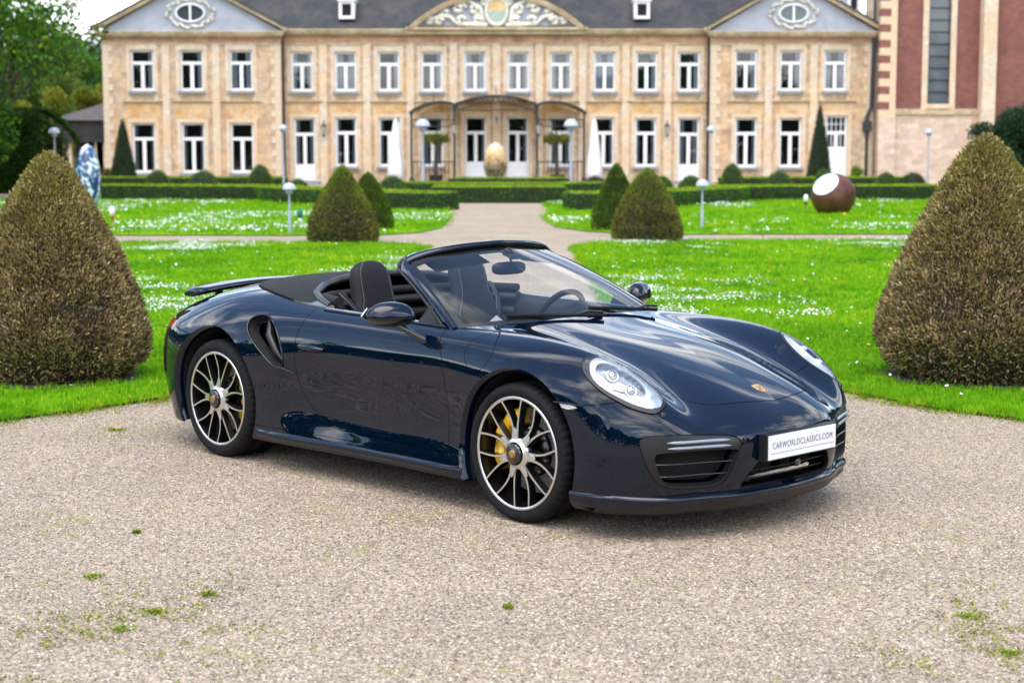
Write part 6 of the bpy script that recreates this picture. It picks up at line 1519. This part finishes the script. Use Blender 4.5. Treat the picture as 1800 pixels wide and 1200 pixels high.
# cowl and wipers
R = [[base[i]+Vector((.03, 0, -.004)) for i in range(nB)], [base[i]+Vector((.0, 0, -.002)) for i in range(nB)], [base[i]+Vector((-.06, 0, -.012)) for i in range(nB)]]
CW = [[Vector((p.x, p.y, p.z)) for p in r] for r in R]
MB().rings(CW, 0, True, False, False).obj('cowl', [BLK], CAR)
for (a, b, c) in (((.915,.33,.925), (.885,.52,.925), (.86,.02,.945)), ((.93,-.16,.925), (.925,.05,.925), (.80,-.52,.935))):
    a, b, c = Vector(a), Vector(b), Vector(c)
    w = MB().tube([b, b.lerp(a, .5)+Vector((0, 0, .012)), a, a.lerp(c, .6)], [.013, .011, .009, .006], 6, flat=.7).obj('wiper', [BLK], CAR)
    d = (c-a); MB().tube([a-d*.45+Vector((0, 0, -.004)), a+d*.2, c], .0065, 6, flat=1.6).obj('wiper_blade', [RUB], w)
# triangular sticker on the passenger side of the screen
i = 4; tb = [scr(4, .045), scr(7, .045), scr(5, .13)]; tb[2] = (tb[0]+tb[1])/2+Vector((-.085, 0, .058)); tb = [p+Vector((-.004, 0, -.004)) for p in tb]
tb = [Vector((.70,-.57,.885)), Vector((.775,-.485,.885)), Vector((.735,-.53,.935))]
mm = MB(); n = Vector((.6, -.6, .4)).normalized(); mm.rings([[p for p in tb], [p+n*.002 for p in tb]], 0, False, True)
cc_ = (tb[0]+tb[1]+tb[2])/3; r1 = (tb[1]-tb[0]).normalized(); u1 = n.cross(r1).normalized()
mm.add([cc_+n*.003+r1*(.013*math.cos(a))+u1*(.013*math.sin(a)) for a in np.linspace(0, 6.283, 8, endpoint=False)], [tuple(range(8))], 1)
mm.obj('triangle_sticker', [WHITEP, pmat('sticker_orange', (.7, .2, .03), .5)], CAR)
# ---- door mirrors
for s in (-1, 1):
    R = []
    for t_, hx, hz in ((0,.03,.03),(.06,.060,.055),(.2,.078,.075),(.45,.082,.082),(.7,.074,.076),(.88,.055,.056),(.96,.034,.036),(1.,.008,.008)):
        y = .83+.23*t_; c = (.425-.075*t_, .925+.004*t_)
        ring = []
        for a in np.linspace(0, 2*math.pi, 24, endpoint=False):
            ca, sa = math.cos(a), math.sin(a)
            ex = hx*(1.0 if ca > 0 else .62)
            ring.append((c[0]+ex*ca, s*y, c[1]+hz*sa*(1.0 if sa > 0 else .62)))
        R.append(ring)
    V = [p for r in R for p in r]; F = []; M = []
    mm = MB()
    for i in range(len(R)-1):
        for j in range(24):
            j2 = (j+1) % 24; f = (i*24+j, i*24+j2, (i+1)*24+j2, (i+1)*24+j)
            mm.f.append(f); mm.m.append(1 if 13 <= j <= 22 else 0); mm.sm.append(True)
    mm.v = [tuple(p) for p in V]
    mr = mm.obj('door_mirror', [PAINT, GLOSSBLK], CAR)
    md = mr.modifiers.new('smooth', 'SUBSURF'); md.levels = 1; md.render_levels = 2
    MB().tube([(.41, s*.93, .895), (.45, s*.88, .862), (.485, s*.845, .835), (.50, s*.815, .815)], [.020, .022, .026, .034], 10, flat=.75).obj('mirror_arm', [GLOSSBLK], mr)
    MB().rings([[(.372-.075*(y_-.845)/.235, s*y_, z_) for y_, z_ in ((.87,.90),(1.03,.905),(1.06,.935),(1.03,.975),(.88,.975))]]*1+[[(.380-.075*(y_-.845)/.235, s*y_, z_) for y_, z_ in ((.87,.90),(1.03,.905),(1.06,.935),(1.03,.975),(.88,.975))]], 0, False, True).obj('mirror_glass', [CHR], mr)
# ---- door handles
for s in (-1, 1):
    P = [on_y(x, z, s) for x, z in ((-.455,.708),(-.42,.709),(-.35,.708),(-.28,.705),(-.245,.702))]
    P = [p+np.array([0, s*o, 0]) for p, o in zip(P, (.002,.014,.020,.017,.004))]
    R = [.010, .020, .022, .021, .010]
    hb = MB().tube([Vector(p) for p in resample([tuple(p) for p in P], 14)], list(np.interp(np.linspace(0, 1, 14), np.linspace(0, 1, 5), R)), 10, flat=.85).obj('door_handle', [PAINT], CAR)
    P2 = [on_y(x, .690, s)+np.array([0, s*.004, 0]) for x in np.linspace(-.42, -.26, 6)]
    MB().tube(P2, [.004, .012, .013, .013, .012, .004], 8, flat=.6).obj('handle_recess', [VOID], hb)
# ---- rear wing on its stays
R = []
for y in [-.678, -.676, -.671]+list(np.linspace(-.662, .662, 25))+[.671, .676, .678]:
    k = min(1, abs(y)/.665); tp = {671: .82, 676: .5, 678: .12}.get(int(round(abs(y)*1000)), 1); xc = -1.93+.13*k**2.2; ch = .13*(1-.25*k**6); z = .925-.03*k**2
    R.append([(xc+ch, y, z+.020), (xc+ch*.75, y, z+.034), (xc+ch*.2, y, z+.040), (xc-ch*.5, y, z+.032), (xc-ch*.92, y, z+.012), (xc-ch, y, z-.004), (xc-ch*.95, y, z-.018), (xc-ch*.3, y, z-.020), (xc+ch*.7, y, z-.004)])
for i_, r_ in enumerate(R):
    tp = {0: .12, 1: .5, 2: .82}.get(min(i_, len(R)-1-i_), 1); c_ = np.mean(np.array(r_), 0); R[i_] = [tuple(c_+(np.array(p)-c_)*(1 if tp == 1 else (.6+.4*tp, 1, tp))) for p in r_]
wg = MB().rings(R).obj('rear_wing', [PAINT], CAR)
for s in (-1, 1):
    MB().tube([(-1.88, s*.42, .93), (-1.90, s*.42, .78)], .03, 8, flat=.5, up=(1, 0, 0)).obj('wing_stay', [BLK], wg)
# ---- wheels
def wheel_meshes(w, Rt):
    """front or rear wheel meshes; outer face toward -y"""
    o = -w
    prof = [(o+.020,.268),(o+.006,.276),(o+.001,.290),(o-.002,.303),(o+.004,.318),(o+.014,Rt-.009),(o+.030,Rt-.002),(-w*.38,Rt),(-w*.37,Rt-.007),(-w*.27,Rt-.007),(-w*.26,Rt),(w*.26,Rt),(w*.27,Rt-.007),(w*.37,Rt-.007),(w*.38,Rt),(w-.03,Rt-.002),(w-.014,Rt-.009),(w-.002,.303),(w-.02,.268)]
    m = MB(); n = 216; R = []
    for k in range(n):
        a = 2*math.pi*k/n; ring = []; notch = (k % 4 == 0)
        for i, (y, r) in enumerate(prof):
            rr = r-(.006 if notch and i in (5, 6, 7, 14, 15, 16) else 0)
            ring.append((rr*math.sin(a+.012*(i-9)), y, rr*math.cos(a+.012*(i-9))) if 5 <= i <= 16 else (rr*math.sin(a), y, rr*math.cos(a)))
        R.append(ring)
    V = [p for r in R for p in r]; K = len(prof); F = []
    for k in range(n):
        k2 = (k+1) % n
        for i in range(K-1): F.append((k*K+i, k*K+i+1, k2*K+i+1, k2*K+i))
    m.add(V, F, 0, True)
    # concentric ribs on the sidewall
    m.lathe([(.2815, o+.0035), (.283, o+.0012), (.2845, o+.0022)], 72, 'y', m=0)
    tyre = m.mesh('tyre', [RUB])
    rim = MB()
    rim.lathe([(.273, o+.014), (.2735, o+.006), (.270, o+.003), (.262, o+.0035), (.2585, o+.007)], 96, 'y', m=0)
    rim.lathe([(.2585, o+.007), (.255, o+.02), (.247, o+.05), (.238, w*.2), (.235, w*.9), (.262, w)], 72, 'y', m=1)
    rim = rim.mesh('rim', [SILV, WBLK])
    sp = MB()
    for sg in (-1, 1):
        C = []
        for r, a, wd in ((.062,.15,.026),(.085,.140,.019),(.108,.132,.0125),(.135,.136,.0100),(.17,.165,.0086),(.21,.210,.0080),(.24,.245,.0080),(.2605,.266,.0090)):
            C.append((r, sg*a, wd))
        # dense centre line
        C = [tuple(v) for v in cardinal([c[0] for c in C])(np.linspace(.062, .2605, 20))@np.array(C)]
        R = []
        for i, (r, a, wd) in enumerate(C):
            p = np.array([r*math.sin(a), r*math.cos(a)]); q0, q1 = C[max(i-1, 0)], C[min(i+1, len(C)-1)]
            d = np.array([q1[0]*math.sin(q1[1])-q0[0]*math.sin(q0[1]), q1[0]*math.cos(q1[1])-q0[0]*math.cos(q0[1])]); d /= np.linalg.norm(d); nn = np.array([d[1], -d[0]])
            yf = o+.006+.010*math.sin(min(1, (r-.06)/.19)*math.pi)*.9-.004*max(0, .12-r)/.06
            dp = .030+.012*(r-.06)/.2
            def pt(u, y): return (p[0]+nn[0]*u, y, p[1]+nn[1]*u)
            R.append([pt(-wd/2, yf), pt(wd/2, yf), pt(wd/2+.0012, yf+.0015), pt(wd*.62+.006, yf+dp), pt(-wd*.62-.006, yf+dp), pt(-wd/2-.0012, yf+.0015)])
        k = 6; V = [p for r in R for p in r]
        for j in range(k):
            F = [(i*k+j, i*k+(j+1) % k, (i+1)*k+(j+1) % k, (i+1)*k+j) for i in range(len(R)-1)]
            sp.add(V, F, 0 if j == 0 else 1, j == 0)
    # webbing between the two arms near the hub
    yf = o+.0045
    web = [(.060,-.32),(.085,-.20),(.108,-.13),(.122,-.045),(.126,0),(.122,.045),(.108,.13),(.085,.20),(.060,.32)]
    W = [(r*math.sin(a), yf+(.003 if r > .1 else 0), r*math.cos(a)) for r, a in web]; W2 = [(x, y+.03, z) for x, y, z in W]
    sp.rings([W2, W], 1, False, False); sp.add(W, [tuple(range(len(W)))], 0); 
    spoke = sp.mesh('spoke', [SILV, WBLK])
    hb = MB(); hb.lathe([(.078, o+.03), (.076, o+.008), (.072, o+.0045), (.064, o+.0025), (.059, o-.004), (.056, o-.006)], 48, 'y', m=0)
    hb.lathe([(.056, o-.006), (.053, o+.004), (.050, o+.004)], 40, 'y', m=1)
    hub = hb.mesh('hub_ring', [SILV, WBLK])
    nb = MB(); R = []
    for r, y in ((.051, o+.004), (.0505, o-.012), (.047, o-.018), (.036, o-.020), (.034, o-.0195)):
        R.append([((r-(.003 if (k % 4 < 2 and .04 < r) else 0))*math.sin(2*math.pi*k/48), y, (r-(.003 if (k % 4 < 2 and .04 < r) else 0))*math.cos(2*math.pi*k/48)) for k in range(48)])
    nb.rings(R, 0, True, False); nb.lathe([(.034, o-.0195), (.030, o-.0225), (.0, o-.023)], 32, 'y')
    nut = nb.mesh('centre_nut', [GLOSSBLK])
    cp = MB(); cp.lathe([(.0205, o-.0225), (.0195, o-.0245), (.0, o-.0250)], 28, 'y'); cap = cp.mesh('hub_cap', [pmat('cap_bronze', (.42, .25, .08), .35, metal=.8)])
    db = MB(); Rd = .203
    db.lathe([(Rd, .02-.018), (Rd, .02+.018)], 72, 'y', m=0); db.lathe([(.125, .002), (Rd, .002)], 72, 'y', m=0)
    db.lathe([(.128, .0015), (.12, -.02), (.085, -.03), (.05, -.03)], 40, 'y', m=1)
    for k in range(36):
        for j, rr in enumerate((.145, .160, .175, .189)):
            a = 2*math.pi*(k+.25*j)/36
            if (k+j) % 2: continue
            db.add([(rr*math.sin(a)+.0042*math.cos(b), .0012, rr*math.cos(a)+.0042*math.sin(b)) for b in np.linspace(0, 6.283, 6, endpoint=False)], [(0, 1, 2, 3, 4, 5)], 2)
    for k in range(10):
        a = 2*math.pi*k/10; db.lathe([(.007, 0), (.006, -.008), (0, -.009)], 8, 'y', (.112*math.sin(a), -.022, .112*math.cos(a)), m=3)
    disc = db.mesh('brake_disc', [CERAM, WBLK, VOID, SILV])
    return tyre, rim, spoke, hub, nut, cap, disc
WM = {1: wheel_meshes(.118, .337), -1: wheel_meshes(.147, .343)}
for fx in (1, -1):
    for s in (-1, 1):
        w = .118 if fx > 0 else .147; yo = .872 if fx > 0 else .903
        T_, RI, SPK, HU, NU, CA, DI = WM[fx]
        spin = {(1, -1): math.radians(-8), (-1, -1): math.radians(12), (1, 1): .3, (-1, 1): .9}[(fx, s)]
        wl = link('wheel', RI, CAR, (1.225*fx, s*(yo-w), (.334 if fx > 0 else .338)), (0, 0, 0 if s < 0 else math.pi))
        link('tyre', T_, wl); link('hub_ring', HU, wl); link('centre_nut', NU, wl); link('brake_disc', DI, wl)
        link('hub_cap', CA, wl)
        for k in range(7): link('spoke', SPK, wl, (0, 0, 0), (0, spin+2*math.pi*k/7, 0))
        q = -w-.0252
        crest(wl, (0, q, 0), (0, -1, 0), (0, 0, 1), .022, .029, 'cap_crest')
        # brake caliper
        a0, a1 = (math.radians(100), math.radians(212)) if fx > 0 else (math.radians(-48), math.radians(42))
        R = []
        for a in np.linspace(a0, a1, 26):
            bulge = .5+.5*math.cos((a-(a0+a1)/2)/(a1-a0)*6*math.pi)
            ri, ro = .130+.008*(1-bulge), .212; yA = -.052-.012*bulge
            R.append([(ri*math.cos(a), yA, ri*math.sin(a)), ((ri+.02)*math.cos(a), yA-.012, (ri+.02)*math.sin(a)), ((ro-.02)*math.cos(a), yA-.012, (ro-.02)*math.sin(a)), (ro*math.cos(a), yA+.006, ro*math.sin(a)), (ro*math.cos(a), .05, ro*math.sin(a)), (ri*math.cos(a), .05, ri*math.sin(a))])
        sx = 1 if s < 0 else -1     # the left wheels are turned round: keep the caliper on the same end of the car
        R = [[(x*sx, y, z) for x, y, z in r] for r in R]
        ca = MB().rings(R, 0, True).obj('brake_caliper', [YEL], wl)
        if fx > 0 and s < 0:
            ang = math.radians(178); c = (.172*math.cos(ang), -.0765, .172*math.sin(ang))
            tx = text('caliper_lettering', 'PORSCHE', .022, GLOSSBLK, wl, c, (math.pi/2, math.pi/2-.05, 0), 1.1, .0003)
